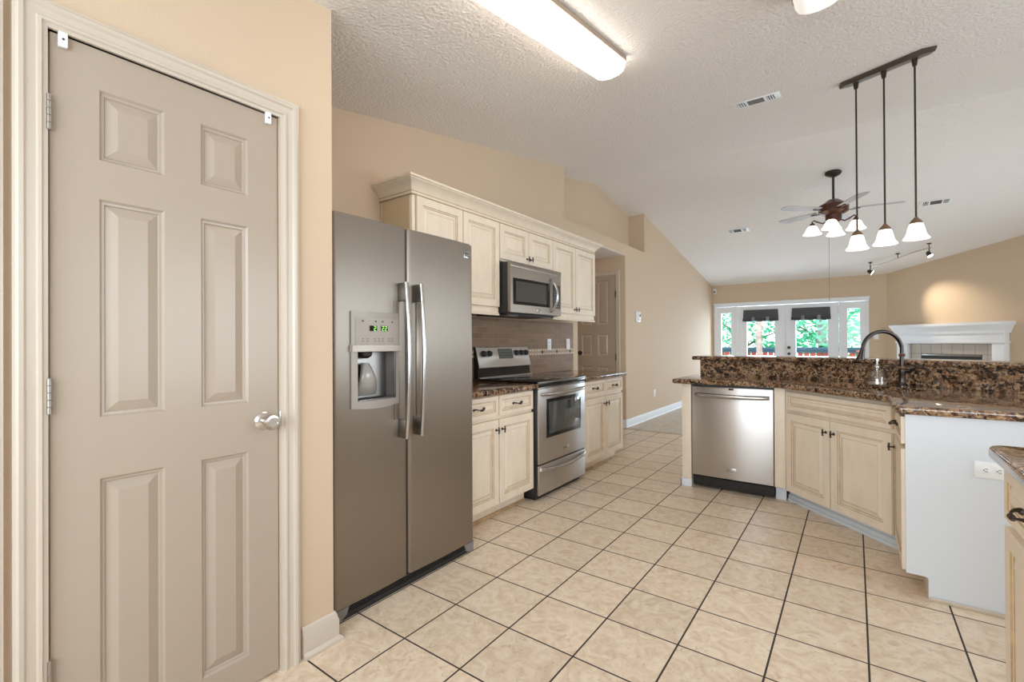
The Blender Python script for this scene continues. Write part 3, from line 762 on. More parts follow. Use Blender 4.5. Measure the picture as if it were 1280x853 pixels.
m.sweep([(XL+.002, 2.022), (FU+.001, 2.022), (FU+.001, 4.603), (XL+.002, 4.603)][::1], [(o_, z) for o_, z in prof], CREAM)
m.sweep([(XL+.002, 2.022), (FU+.001, 2.022), (FU+.001, 4.603), (XL+.002, 4.603)], [(.0, 2.166), (.0085, 2.166), (.0085, 2.170), (.0, 2.170)], GLAZE)
m.sweep([(XL+.002, 2.022), (FU+.001, 2.022), (FU+.001, 4.603), (XL+.002, 4.603)], [(.0, 2.1885), (.0095, 2.1885), (.0095, 2.1915), (.0, 2.1915)], GLAZE)
tag(m.build('crown_molding', None, angle=25), 'cream crown molding running along the top of the wall cabinets', 'molding')

# ------------------------------------------------------------------ refrigerator
FR = -1.795
fr = thing('refrigerator', 'stainless side by side refrigerator with an ice and water dispenser', 'refrigerator', (FR, 1.152, 0), 90)
WF = .912; SE = .416; ZT = 1.785
m = MB(); m.box(.004, WF-.004, .065, .78, .03, 1.765, .006); m.build('cabinet_shell', STEELD, fr)
def fdoor(x0, x1, hole=None):
    """contoured door: front bows out slightly, vertical edges rounded"""
    m = MB(); N = 20; w_ = x1-x0; xs = []; prof = []
    r = .022
    for i in range(7): a = i/6*PI/2; prof.append((x0+r-r*math.cos(a), r-r*math.sin(a)))
    for i in range(1, 12): u = i/12; prof.append((x0+r+(w_-2*r)*u, -.006*math.sin(u*PI)))
    for i in range(7): a = PI/2-i/6*PI/2; prof.append((x1-r+r*math.cos(a), r-r*math.sin(a)))
    prof += [(x1, .06), (x0, .06)]
    t = bmesh.new(); z0, z1 = .062, ZT
    lo = [t.verts.new((x, y, z0)) for x, y in prof]
    fc = t.faces.new(lo); rr = bmesh.ops.extrude_face_region(t, geom=[fc])
    top = [g for g in rr['geom'] if isinstance(g, bmesh.types.BMVert)]
    for v in top: v.co.z = z1
    bmesh.ops.recalc_face_normals(t, faces=t.faces)
    bmesh.ops.bevel(t, geom=[e for e in t.edges if abs(e.verts[0].co.z-z1) < 1e-6 and abs(e.verts[1].co.z-z1) < 1e-6], offset=.008, segments=2, affect='EDGES')
    m.merge(t, STEEL)
    return m
def cut(o, boxes):
    """remove boxes from o with an applied boolean"""
    mc = MB()
    for b in boxes: mc.box(*b)
    c = mc.build('tmp_cutter', SLOT, smooth=False); c.matrix_world = o.matrix_world.copy()
    if o.parent:
        bpy.context.view_layer.update(); c.matrix_world = o.matrix_world.copy()
    md = o.modifiers.new('b', 'BOOLEAN'); md.operation = 'DIFFERENCE'; md.object = c; md.solver = 'EXACT'
    bpy.context.view_layer.update(); dg = bpy.context.evaluated_depsgraph_get()
    me = bpy.data.meshes.new_from_object(o.evaluated_get(dg)); o.modifiers.clear(); o.data = me
    bpy.data.objects.remove(c)
dl = fdoor(0, SE-.003).build('freezer_door', STEEL, fr, angle=30)
DL = (.083, .348, .922, 1.356)    # dispenser plate x0,x1,z0,z1
OP = (.113, .328, .952, 1.172)
cut(dl, [(OP[0]-.008, OP[1]+.008, -.05, .10, OP[2]-.008, OP[3]+.008)])
drr = fdoor(SE+.003, WF).build('fresh_food_door', STEEL, fr, angle=30)
for (x, px, par) in ((.362, 1, dl), (.458, -1, drr)):
    m = MB(); z0, z1 = .752, 1.505
    pts = [(x, -.052-.020*math.sin(i/14*PI), z0+(z1-z0)*i/14) for i in range(15)]
    m.tube(pts, [.015]+[.0145]*13+[.015], 14, STEELH, flat=.75)
    for z in (z0+.045, z1-.045): m.box(x-.011, x+.011, -.055, -.002, z-.045, z+.045, .005, STEELD)
    m.box(x-.010+.022*px*-1-.004, x+.010+.022*px*-1+.004, -.010, -.001, z0+.09, z1-.09, .002, STEEL)
    m.build('handle', STEELH, par, label='long bowed chrome handle')
# dispenser
m = MB(); x0, x1, z0, z1 = DL
def bow(x): u = (x-x0)/(x1-x0); return -.012-.012*math.sin(u*PI)
NB = 12
def strip(za, zb, xa, xb, dy=0, mt=GREYP, zc_=0):
    for i in range(NB):
        a = xa+(xb-xa)*i/NB; b = xa+(xb-xa)*(i+1)/NB
        ca = -.010*math.sin((a-x0)/(x1-x0)*PI)*zc_; cb = -.010*math.sin((b-x0)/(x1-x0)*PI)*zc_
        m.face([(a, bow(a)+dy, za+ca), (b, bow(b)+dy, za+cb), (b, bow(b)+dy, zb), (a, bow(a)+dy, zb)], mt)
DISP = mat('champagne_plastic', (.33, .30, .265), .4, metal=.3); DISPL = mat('control_panel_silver', (.36, .325, .285), .5)
strip(OP[3]+.025, z1, x0, x1, 0, DISP); strip(z0, OP[2], x0, x1, 0, DISP, 1)
for xa, xb in ((x0, OP[0]), (OP[1], x1)):
    m.face([(xa, bow(xa), OP[2]), (xb, bow(xb), OP[2]), (xb, bow(xb), OP[3]+.025), (xa, bow(xa), OP[3]+.025)], DISP)
for i in range(NB):
    a = x0+(x1-x0)*i/NB; b = x0+(x1-x0)*(i+1)/NB
    m.face([(a, bow(a), z1), (b, bow(b), z1), (b, .004, z1), (a, .004, z1)], DISP)
    m.face([(a, bow(a), z0-.010*math.sin((a-x0)/(x1-x0)*PI)), (b, bow(b), z0-.010*math.sin((b-x0)/(x1-x0)*PI)), (b, .004, z0), (a, .004, z0)], DISP)
m.face([(x0, bow(x0), z0), (x0, .004, z0), (x0, .004, z1), (x0, bow(x0), z1)], DISP); m.face([(x1, bow(x1), z0), (x1, .004, z0), (x1, .004, z1), (x1, bow(x1), z1)], DISP)
disp = m.build('dispenser', None, dl, angle=30)
cpx = (x0+x1)/2+.006
for cx in (cpx-.032, cpx+.030):
    m = MB()
    m.face([(cx-.020, bow(cx)-.0032, 1.268), (cx+.020, bow(cx)-.0032, 1.268), (cx+.020, bow(cx)-.0032, 1.292), (cx-.020, bow(cx)-.0032, 1.292)], BLACK)
    for k in ((0, 1) if cx > cpx else (1,)):
        a = cx-.015+k*.017
        for (p, q, r_, s_) in ((0, .012, .018, .0205), (0, .012, .0085, .011), (0, .012, -.001, .0015), (0, .0025, .0, .010), (.0095, .012, .010, .020)):
            m.face([(a+p, bow(cx)-.0045, 1.270+r_), (a+q, bow(cx)-.0045, 1.270+r_), (a+q, bow(cx)-.0045, 1.270+s_), (a+p, bow(cx)-.0045, 1.270+s_)], GREEN)
    m.build('display', None, disp, smooth=False, label='small black display with green digits')
m = MB(); strip(OP[3]+.030, z1-.030, x0+.018, x1-.004, -.0015, DISPL)
for bx in (-.085, -.062, -.024, -.001, .021, .058, .080):
    for bz in (0, .011): m.face([(cpx+bx-.005, bow(cpx+bx)-.003, 1.219+bz), (cpx+bx+.005, bow(cpx+bx)-.003, 1.219+bz), (cpx+bx+.005, bow(cpx+bx)-.003, 1.224+bz), (cpx+bx-.005, bow(cpx+bx)-.003, 1.224+bz)], GREYP)
for bx in (-.085, -.018, .020, .080): m.lathe([(.004, 0), (.0001, 0)], (cpx+bx, bow(cpx+bx)-.003, 1.312), 10, axis='Y', m=SLOT)
m.build('control_panel', None, disp, angle=30)
m = MB(); pts = [(x0-.002+(x1-x0+.012)*i/12, bow(x0+(x1-x0)*i/12)-.012-.006*math.sin(i/12*PI)) for i in range(13)]
for i in range(12):
    (a, ya), (b, yb) = pts[i], pts[i+1]
    m.face([(a, ya, 1.175), (b, yb, 1.175), (b, yb, 1.203), (a, ya, 1.203)]); m.face([(a, ya, 1.203), (b, yb, 1.203), (b, 0, 1.206), (a, 0, 1.206)]); m.face([(a, ya, 1.175), (a, 0, 1.172), (b, 0, 1.172), (b, yb, 1.175)])
m.face([(pts[0][0], pts[0][1], 1.175), (pts[0][0], pts[0][1], 1.203), (pts[0][0], 0, 1.206), (pts[0][0], 0, 1.172)]); m.face([(pts[-1][0], pts[-1][1], 1.175), (pts[-1][0], 0, 1.172), (pts[-1][0], 0, 1.206), (pts[-1][0], pts[-1][1], 1.203)])
m.build('dispenser_lip', mat('light_champagne_plastic', (.46, .425, .375), .3), disp, angle=30)
m = MB(); a, b, c, e = OP; a -= .004; b += .004; c -= .004; e += .004
RECM = mat('recess_grey', (.085, .078, .07), .25)
D_ = .085
m.face([(a, D_, c), (b, D_, c), (b, D_, e), (a, D_, e)], RECM); m.face([(a, -.010, c), (a, D_, c), (a, D_, e), (a, -.010, e)], RECM)
m.face([(b, -.010, c), (b, -.010, e), (b, D_, e), (b, D_, c)], RECM); m.face([(a, -.010, e), (b, -.010, e), (b, D_, e), (a, D_, e)], BLACKM); m.face([(a, -.014, c), (b, -.014, c), (b, D_, c), (a, D_, c)], RECM)
m.build('recess', None, disp, smooth=False)
m = MB(); cx = (a+b)/2-.028
m.lathe([(.034, 0), (.030, -.022), (.014, -.034)], (cx, .040, e), 20, m=BLACKM)
m.build('nozzle', BLACKM, disp)
m = MB()
prev = None
CLEAR = mat('smoky_clear_paddle', (.36, .34, .32), .12, spec=.8)
for i in range(11):
    u = i/10; z = e-.055-u*(e-c-.075); wd = .018+.048*u**.8; yy = .045+.020*u-.025*math.sin(u*PI)
    row = [(cx+.012*u+wd*math.cos(t_)*1.0, yy-.022*math.sin(t_), z) for t_ in [PI*j/8 for j in range(9)]]
    if prev:
        for j in range(8): m.face([prev[j], prev[j+1], row[j+1], row[j]])
    prev = row
m.build('paddle', CLEAR, disp)
m = MB(); m.box(a+.012, b-.012, -.012, .05, c+.002, c+.009, .002, STEELD)
for i in range(9): m.box(a+.022+i*.0195, a+.030+i*.0195, -.004, .045, c+.009, c+.0105, 0, SLOT)
m.build('drip_tray', None, disp)
# badge
def badge(parent, x, z, w_, h_, y, mt=None):
    m = MB(); m.box(x-w_/2, x+w_/2, y-.003, y, z-h_/2, z+h_/2, .0012, STEELH)
    for k, (u0, u1) in enumerate(((.12, .80), (.12, .88))):
        zz = z+h_*(.18-.36*k)
        m.tube([(x-w_/2+w_*u0, y-.0035, zz+.001), (x, y-.0042, zz-.0012), (x-w_/2+w_*u1, y-.0035, zz-.0018)], h_*.06, 6, STEELD)
    return m.build('badge', None, parent, label='small raised metal badge')
badge(drr, .875-.02, 1.718, .052, .042, -.003)
m = MB(); m.box(.04, WF-.04, .010, .065, .020, .058, .002, BLACKM)
for k in range(3): m.box(.07, WF-.07, .006, .012, .028+k*.010, .032+k*.010, 0, BLACK)
m.box(.05, WF-.05, .014, .075, .0, .022, 0, BLACKM)
m.build('toe_grille', None, fr)
for x, s_ in ((0.0, 1), (WF, -1)):
    m = MB(); m.yprism([(x, .060), (x+s_*.085, .060), (x+s_*.070, .022), (x+s_*.035, .0), (x, .0)], .004, .10, None, .004); m.build('foot_cover', GREYP, fr)
for x in (.01, WF-.09):
    m = MB(); m.box(x, x+.08, .065, .14, ZT-.02, ZT-.004, .003); m.build('hinge_cover', GREYP, fr)

# ------------------------------------------------------------------ range
rg = thing('range', 'stainless and black electric range with a glass cooktop', 'range', (-1.932, 2.962, 0), 90)
WR = .765; DR_ = .66
m = MB(); m.box(0, WR, .022, DR_-.025, .03, .868, .002, BLACKM); m.box(.03, WR-.03, .05, DR_-.05, 0, .03, 0, BLACKM); m.build('oven_body', None, rg)
m = MB(); m.box(-.006, WR+.004, -.004, DR_-.075, .902, .914, .004, BLACK)
m.box(-.004, WR+.004, -.004, .05, .868, .900, .003, BLACK)
m.box(-.006, WR+.004, -.006, .004, .896, .910, .002, STEELD)
for (cx, cy, r) in ((.2, .17, .105), (.57, .17, .08), (.2, .43, .075), (.57, .43, .10)):
    for q in (0, .012): m.lathe([(r-q, .9142), (r-q-.0025, .9142)], (cx, cy, 0), 40, m=GREYP, cap=False)
m.build('cooktop', None, rg)
m = MB(); m.box(.006, WR-.006, 0, .022, .28, .856, .004, STEELR); 
od = m.build('oven_door', STEELR, rg)
m = MB(); m.box(.118, WR-.088, -.004, .001, .468, .772, .003, BLACK); m.box(.150, WR-.118, -.0048, -.003, .498, .745, .002, OVENGL); m.build('oven_window', None, od)
m = MB()
for k in range(14): m.box(.10+k*.042, .132+k*.042, -.0015, .001, .861, .865, 0, BLACKM)
m.box(.004, WR-.004, .002, .022, .857, .869, .001, STEELR); m.build('vent_trim', None, rg)
def bow_handle(parent, x0, x1, z, y0, sag, r, n_='handle', mt=STEELH, zb=0.0, fl=.7):
    m = MB(); N = 16; pts = []; rad = []
    for i in range(N+1):
        u = i/N; pts.append((x0+(x1-x0)*u, y0-sag*math.sin(u*PI)**.55, z+zb*math.sin(u*PI))); rad.append(r*(1.0 if 0 < i < N else .9))
    m.tube(pts, rad, 12, mt, flat=1.0)
    return m.build(n_, mt, parent)
bow_handle(od, .035, WR-.025, .815, -.004, .046, .013, zb=-.004)
badge(od, .42, .345, .085, .030, 0)
m = MB(); m.box(.006, WR-.006, 0, .022, .045, .270, .004, STEELR); sd = m.build('storage_drawer', STEELR, rg)
bow_handle(sd, .035, WR-.03, .240, -.003, .030, .016, zb=-.022)
m = MB()
m.xprism([(DR_-.075, .905), (DR_-.022, .905), (DR_-.022, 1.178), (DR_-.030, 1.178), (DR_-.075, 1.010), (DR_-.062, .99)], -.0, WR, BLACK)
m.box(-.004, WR+.004, DR_-.10, DR_-.07, .910, .922, .004, STEELR)
bgd = m.build('backguard', None, rg, smooth=False)
m = MB(); m.xprism([(DR_-.080, 1.000), (DR_-.036, 1.172), (DR_-.030, 1.174), (DR_-.070, 1.000)], .004, WR+.002, STEELR)
m.box(.0, WR+.004, DR_-.086, DR_-.066, .996, 1.004, .003, STEELH); m.box(.0, WR+.004, DR_-.042, DR_-.028, 1.170, 1.178, .003, STEELH)
cp = m.build('control_panel', None, bgd, smooth=False)
sl = .044/.172
def onp(z, d=0): return DR_-.080+(z-1.0)*sl-d
m = MB(); m.face([(.295, onp(1.070, .001), 1.070), (.508, onp(1.070, .001), 1.070), (.508, onp(1.158, .001), 1.158), (.295, onp(1.158, .001), 1.158)], mat('display_grey_glass', (.055, .06, .05), .15))
for k in range(3):
    for j in range(6): m.face([(.315+j*.030, onp(1.083+k*.024, .002), 1.083+k*.024), (.333+j*.030, onp(1.083+k*.024, .002), 1.083+k*.024), (.333+j*.030, onp(1.088+k*.024, .002), 1.088+k*.024), (.315+j*.030, onp(1.088+k*.024, .002), 1.088+k*.024)], GREYP)
m.build('display', None, cp, smooth=False)
for x in (.090, .163, .562, .640, .714):
    m = MB(); m.lathe([(.028, 0), (.027, -.006), (.022, -.010), (.021, -.026), (.018, -.029), (.0001, -.029)], (x, onp(1.118), 1.118), 20, axis='Y', m=BLACKM); m.box(x-.004, x+.004, onp(1.118)-.034, onp(1.118)-.01, 1.096, 1.140, .002, BLACKM)
    m.build('knob', BLACKM, cp)

# ------------------------------------------------------------------ microwave
mw = thing('microwave', 'stainless over the range microwave with a curved handle', 'microwave', (-2.160, 2.928, 1.440), 90)
WM, HM = .775, .412
m = MB(); m.box(.004, WM-.004, .03, .42, .008, HM, .002, BLACKM); m.box(.0, WM, .012, .03, .012, HM, .002, STEEL)
m.box(.03, WM-.03, .06, .38, -.004, .008, 0, BLACKM); m.build('case', None, mw)
m = MB(); N = 16; t = bmesh.new()
prof = [(i/N*WM, -.018*math.sin(i/N*PI)) for i in range(N+1)]+[(WM, .013), (0, .013)]
lo = [t.verts.new((x, y, .012)) for x, y in prof]; fc = t.faces.new(lo); rr = bmesh.ops.extrude_face_region(t, geom=[fc])
for v in [g for g in rr['geom'] if isinstance(g, bmesh.types.BMVert)]: v.co.z = HM-.045
bmesh.ops.recalc_face_normals(t, faces=t.faces); m.merge(t, STEEL)
md = m.build('door', STEEL, mw)
def mb_(x): return -.018*math.sin(x/WM*PI)
m = MB()
def curved(xa, xb, za, zb, dy, mt, n_=8):
    for i in range(n_):
        a = xa+(xb-xa)*i/n_; b = xa+(xb-xa)*(i+1)/n_
        m.face([(a, mb_(a)-dy, za), (b, mb_(b)-dy, za), (b, mb_(b)-dy, zb), (a, mb_(a)-dy, zb)], mt)
        for z in (za, zb): m.face([(a, mb_(a)-dy, z), (b, mb_(b)-dy, z), (b, mb_(b)+.002, z), (a, mb_(a)+.002, z)], mt)
curved(.030, .560, .075, .285, .002, BLACK); curved(.062, .500, .100, .262, .0032, OVENGL)
m.build('window', None, md, smooth=False)
m = MB(); curved(.610, .755, .075, .285, .002, BLACKM)
for k in range(6):
    for j in range(3): curved(.640+j*.034, .660+j*.034, .09+k*.026, .098+k*.026, .0030, GREYP, 1)
curved(.63, .735, .255, .275, .003, OVENGL, 2)
m.build('keypad', None, md, smooth=False)
m = MB(); pts = [(.580+.006*math.sin(i/12*PI), mb_(.58)-.004-.062*math.sin(i/12*PI)**.8, .035+.300*i/12) for i in range(13)]
m.tube(pts, [.010]+[.014]*11+[.010], 12, STEELH, flat=.6); m.build('handle', STEELH, md, label='curved chrome handle')
badge(md, .375, .042, .062, .026, mb_(.37))
m = MB(); m.box(.0, WM, -.004, .014, HM-.043, HM, .002, STEEL)
for k in range(30): m.box(.02+k*.0245, .036+k*.0245, -.0052, -.003, HM-.030, HM-.024, 0, STEELD)
m.build('top_vent', None, mw)
for x in (.08, WM-.2):
    m = MB(); m.box(x, x+.12, .07, .13, -.012, -.003, .003); m.build('task_light_lens', GREYP, mw)

# ------------------------------------------------------------------ peninsula
PY = 4.052     # face plane behind the dishwasher door
A = Vector((-.425, PY)); Bp = Vector((.195, PY-.62))
# wood end post and filler
ep = thing('cabinet_end_post', 'narrow cream end panel left of the dishwasher', 'cabinet panel', (-1.182, PY-.012, 0))
m = MB(); m.box(0, .075, 0, .56, .0, ZU, .002, CREAM); m.build('panel', CREAM, ep)
m = MB(); m.box(-.012, .080, -.012, .0, 0, .06, .003, WPANEL); m.box(-.012, 0, -.012, .56, 0, .06, .003, WPANEL); m.build('shoe_molding', WPANEL, ep)
# dishwasher
dw = thing('dishwasher', 'stainless dishwasher with a bowed bar handle in the peninsula', 'dishwasher', (-1.098, PY-.022, 0))
WD = .600
m = MB(); m.box(.004, WD-.004, .03, .55, .02, .850, .002); m.build('tub', BLACKM, dw)
m = MB(); m.box(0, WD, 0, .028, .108, .842, .005, STEELR); ddr = m.build('door', STEELR, dw)
m = MB(); m.box(.285, .322, -.0015, .002, .822, .836, .0008, BLACK); m.build('vent_slot', BLACK, ddr)
bow_handle(ddr, .030, .572, .776, -.004, .030, .017, zb=-.004)
badge(ddr, .300, .185, .075, .028, 0)
m = MB(); m.box(.01, WD-.004, .055, .075, .012, .105, .002, BLACK); m.box(.0, WD, .03, .06, .092, .108, .001, BLACKM); m.build('kick_plate', None, dw)
m = MB(); m.box(.002, WD-.002, .012, .03, .843, .858, 0, BLACKM); m.build('top_strip', BLACKM, dw)
# filler
fl = thing('filler_panel', 'narrow cream filler strip between the dishwasher and the sink cabinet', 'cabinet panel', (-.494, PY-.012, 0))
m = MB(); m.box(0, .072, 0, .02, .105, ZU, .002, CREAM); m.box(.0, .012, -.003, .012, .105, ZU, .001, CREAM); m.build('strip', CREAM, fl)
m = MB(); m.box(0, .07, .055, .085, 0, .105, .002, WPANEL); m.build('toe_board', WPANEL, fl)
# sink cabinet at 45 degrees
SW = (Bp-A).length
sk = thing('sink_cabinet', 'cream angled sink cabinet with two doors right of the dishwasher', 'cabinet', (A.x, A.y, 0), -45)
m = MB(); m.box(.004, SW, 0, .42, .105, ZU, .001, CREAM)
m.build('cabinet_body', CREAM, sk)
m = MB(); m.box(-.03, SW+.02, .060, .075, 0, .105, .001, WPANEL); m.box(-.03, SW+.02, .040, .060, .0, .020, .003, WPANEL); m.box(-.03, SW+.02, .050, .060, .02, .050, .002, WPANEL); m.build('toe_board', WPANEL, sk, label='blue-grey painted toe kick board')
cab_drawer(sk, .030, SW-.022, .705, .835, False)
cab_door(sk, .030, .424, .098, .678, (.424-.027, .600)); cab_door(sk, .434, SW-.022, .098, .678, (.434+.027, .600))
# side cabinet facing left, with its white end
cb_ = thing('end_cabinet', 'narrow cream cabinet seen edge on at the white panelled end of the peninsula', 'cabinet', (.197, PY-.62, 0), -90)
WE = PY-.62-2.912
m = MB(); m.box(.0, WE-.02, 0, .9, .105, ZU, .001, CREAM); m.box(0, WE-.02, .075, .9, 0, .105, 0, CREAM); m.build('cabinet_body', CREAM, cb_)
cab_drawer(cb_, .03, WE-.012, .715, .845, True); cab_door(cb_, .03, WE-.012, .112, .690, (.06, .615))
m = MB(); m.yprism([(-.004, .105), (.065, .105), (.075, .098), (.075, 0), (1.05, 0), (1.05, ZU), (-.004, ZU)], 0, .018, WPANEL)
bpy.context.view_layer.update(); inv = cb_.matrix_world.inverted()
wp = m.build('side_panel', WPANEL, cb_, label='wide white end panel'); wp.matrix_parent_inverse = inv; wp.location = (.197, 2.905, 0)
m = MB(); m.box(.079, 1.05, -.012, -.001, 0, .018, .003); q = m.build('shoe_molding', TRIM, cb_); q.matrix_parent_inverse = inv; q.location = (.197, 2.905, 0)

# raised bar wall, backsplash, granite tops
BY = 4.585; kx = -.205
dd = Vector((math.cos(R(-33)), math.sin(R(-33)))); LB = 1.75
K0 = Vector((kx, BY)); K1 = K0+dd*LB
nn = Vector((-dd.y, dd.x))   # away from the kitchen side
def offs(d_): # parallel line at distance d_ behind the splash face
    bis = math.tan(R(33)/2)
    return (kx+d_*math.tan(R(33)/2), BY+d_), K1+nn*d_
def band(x_left, d0, d1):
    (p0, q0), (p1, q1) = offs(d0), offs(d1)
    return [(x_left, BY+d0), p0, tuple(q0), tuple(q1), p1, (x_left, BY+d1)]
m = MB(); m.prism(band(-1.165, .022, .15), 0, 1.040); struct(m.build('wall_bar', WALL, smooth=False), 'low wall behind the peninsula that carries the raised bar')
m = MB(); m.prism(band(-1.170, .0, .0215), ZC, 1.039, 0, GRANITE)
tag(m.build('granite_backsplash', GRANITE), 'brown granite upright between the peninsula counter and the raised bar', 'backsplash')
m = MB(); m.prism(band(-1.235, -.035, .36), 1.041, 1.077, .014, GRANITE, 4)
tag(m.build('bar_top', GRANITE, angle=45), 'long raised brown granite bar top of the peninsula', 'countertop')
ofn = .03
pts = [(-1.245, PY-.062), (A.x-.0-.028, PY-.062), (Bp.x-.045, Bp.y-.045), (.150, 2.935), (.175, 2.880), (1.25, 2.880), (1.25, 3.62)]
(p0, q0) = offs(-.0015)
pts += [(K1.x-.0, K1.y-.002), (kx-.0005, BY-.0015), (-1.171, BY-.0015), (-1.171, BY+.19), (-1.245, BY+.19)]
pts = [p for p in pts if not (p == (1.25, 3.62))]
m = MB(); m.prism([(x, y) for x, y in pts], ZU, ZC, .013, GRANITE, 4)
pc = m.build('countertop', GRANITE, angle=45); tag(pc, 'brown granite peninsula countertop with the sink', 'countertop')
# sink (two bowls under an opening in the granite)
SC = Vector(((A.x+Bp.x)/2, (A.y+Bp.y)/2))+Vector((1, 1)).normalized()*.265
SLn, SWd = .30, .165
def rrect(a, b, r, n_=6):
    o = []
    for cx, cy, a0 in ((a-r, b-r, 0), (-a+r, b-r, 90), (-a+r, -b+r, 180), (a-r, -b+r, 270)):
        for i in range(n_+1): t_ = R(a0+90*i/n_); o.append((cx+r*math.cos(t_), cy+r*math.sin(t_)))
    return o
mc = MB(); mc.prism(rrect(SLn, SWd, .10), ZU-.05, ZC+.05)
cc = mc.build('tmp_cutter', SLOT, smooth=False); cc.location = (SC.x, SC.y, 0); cc.rotation_euler = (0, 0, R(-45))
mdf = pc.modifiers.new('b', 'BOOLEAN'); mdf.operation = 'DIFFERENCE'; mdf.object = cc; mdf.solver = 'EXACT'
bpy.context.view_layer.update(); dg = bpy.context.evaluated_depsgraph_get()
me = bpy.data.meshes.new_from_object(pc.evaluated_get(dg)); pc.modifiers.clear(); pc.data = me
bpy.data.objects.remove(cc)
cut(sk.children[0], [(SW/2-SLn-.06, SW/2+SLn+.06, .055, .50, .60, .90)])
si = thing('sink', 'stainless double bowl sink set under the granite', 'sink', (SC.x, SC.y, ZU-.002), -45)
m = MB()
outer = rrect(SLn+.02, SWd+.02, .11); z = 0
for cx, hw in ((-SLn/2-.004, SLn/2-.012), (SLn/2+.004, SLn/2-.012)):
    top = [(cx+x, y) for x, y in rrect(hw, SWd-.008, .08)]; mid = [(cx+x, y) for x, y in rrect(hw-.012, SWd-.02, .075)]; bot = [(cx+x, y) for x, y in rrect(hw-.04, SWd-.05, .05)]
    L = len(top)
    for (ra, za), (rb, zb) in (((top, -.004), (mid, -.03)), ((mid, -.03), (mid, -.15)), ((mid, -.15), (bot, -.175))):
        for i in range(L): m.face([(*ra[i], za), (*ra[(i+1) % L], za), (*rb[(i+1) % L], zb), (*rb[i], zb)])
    m.face([(*p, -.175) for p in bot])
    m.lathe([(.035, -.1745), (.03, -.172), (.0001, -.173)], (cx, 0, 0), 20)
o1 = m.build('bowls', SINKM, si)
m = MB()
L = len(outer); inn = rrect(SLn-.006, SWd-.006, .095)
for i in range(L): m.face([(*outer[i], -.001), (*outer[(i+1) % L], -.001), (*inn[(i+1) % L], -.004), (*inn[i], -.004)])
m.box(-.016, .016, -SWd+.01, SWd-.01, -.03, -.003, .004); m.build('rim', SINKM, si)
# faucet
fp = Vector((.262, 4.155)); sp_ = Vector((-.235, -.15))
fa = thing('faucet', 'oil rubbed bronze gooseneck faucet behind the sink', 'faucet', (fp.x, fp.y, ZC))
m = MB(); m.lathe([(.030, 0), (.030, .006), (.022, .014), (.019, .03), (.018, .07), (.021, .085), (.021, .115), (.017, .12)], n=24, m=FAUCETM)
m.lathe([(.0215, .118), (.0245, .122), (.0215, .128), (.017, .135)], n=24, m=COPPER)
m.lathe([(.0145, .13), (.0135, .205)], n=20, m=FAUCETM); m.lathe([(.0165, .203), (.0205, .207), (.0165, .212), (.0205, .217), (.0165, .222)], n=24, m=COPPER)
m.build('body', None, fa)
m = MB(); sdv = sp_.normalized(); Rr = .128; pts = []
ztop = 1.287-ZC-.012-Rr
pts = [(0, 0, .215), (0, 0, ztop-.03)]
for i in range(17):
    a = PI*i/16*1.0; pts.append((sdv.x*Rr*(1-math.cos(a)), sdv.y*Rr*(1-math.cos(a)), ztop+Rr*math.sin(a)))
pts.append((sdv.x*Rr*2.05, sdv.y*Rr*2.05, ztop-.02))
m.tube(pts, .0125, 14); m.build('spout', FAUCETM, fa)
m = MB(); e0 = Vector((sdv.x*Rr*2.04, sdv.y*Rr*2.04, ztop-.015)); ax = Vector((sdv.x*.22, sdv.y*.22, -1)).normalized()
m.tube([e0-ax*.03, e0-ax*.02, e0-ax*.018, e0+ax*.02, e0+ax*.048, e0+ax*.056], [.0135, .0145, .0165, .020, .029, .028], 16, FAUCETM); m.build('spray_head', FAUCETM, fa)
m = MB(); hv = Vector((.80, -.2)).normalized()
m.tube([(0, 0, .10), (hv.x*.04, hv.y*.04, .105), (hv.x*.05, hv.y*.05, .108)], [.014, .013, .015], 12, FAUCETM)
m.tube([(hv.x*.05, hv.y*.05, .108), (hv.x*.075, hv.y*.075, .135), (hv.x*.12, hv.y*.12, .125), (hv.x*.15, hv.y*.15, .10)], [.008, .0065, .006, .007], 10, FAUCETM); m.build('lever', FAUCETM, fa)
# soap bottle
so = thing('soap_dispenser', 'clear glass soap pump bottle standing left of the faucet', 'soap dispenser', (.128, 4.20, ZC))
m = MB(); m.lathe([(.0001, .001), (.050, .001), (.055, .006), (.054, .05), (.046, .075), (.026, .098), (.017, .106), (.016, .115)], n=28, cap=False); m.build('bottle', BOTGLASS, so)
m = MB(); m.lathe([(.0001, .003), (.0525, .003), (.0535, .008), (.0535, .020), (.0001, .020)], n=28); m.build('soap', mat('milky_soap', (.62, .52, .42), .3), so)
m = MB(); m.lathe([(.018, .112), (.019, .116), (.019, .130), (.012, .134), (.008, .140), (.006, .165), (.013, .168), (.013, .185), (.0001, .187)], n=20)
m.tube([(0, 0, .180), (-.03, -.015, .182), (-.050, -.026, .176)], [.006, .005, .004], 8); m.tube([(0, 0, .01), (0, 0, .12)], .0035, 8); m.build('pump', CHROME, so)

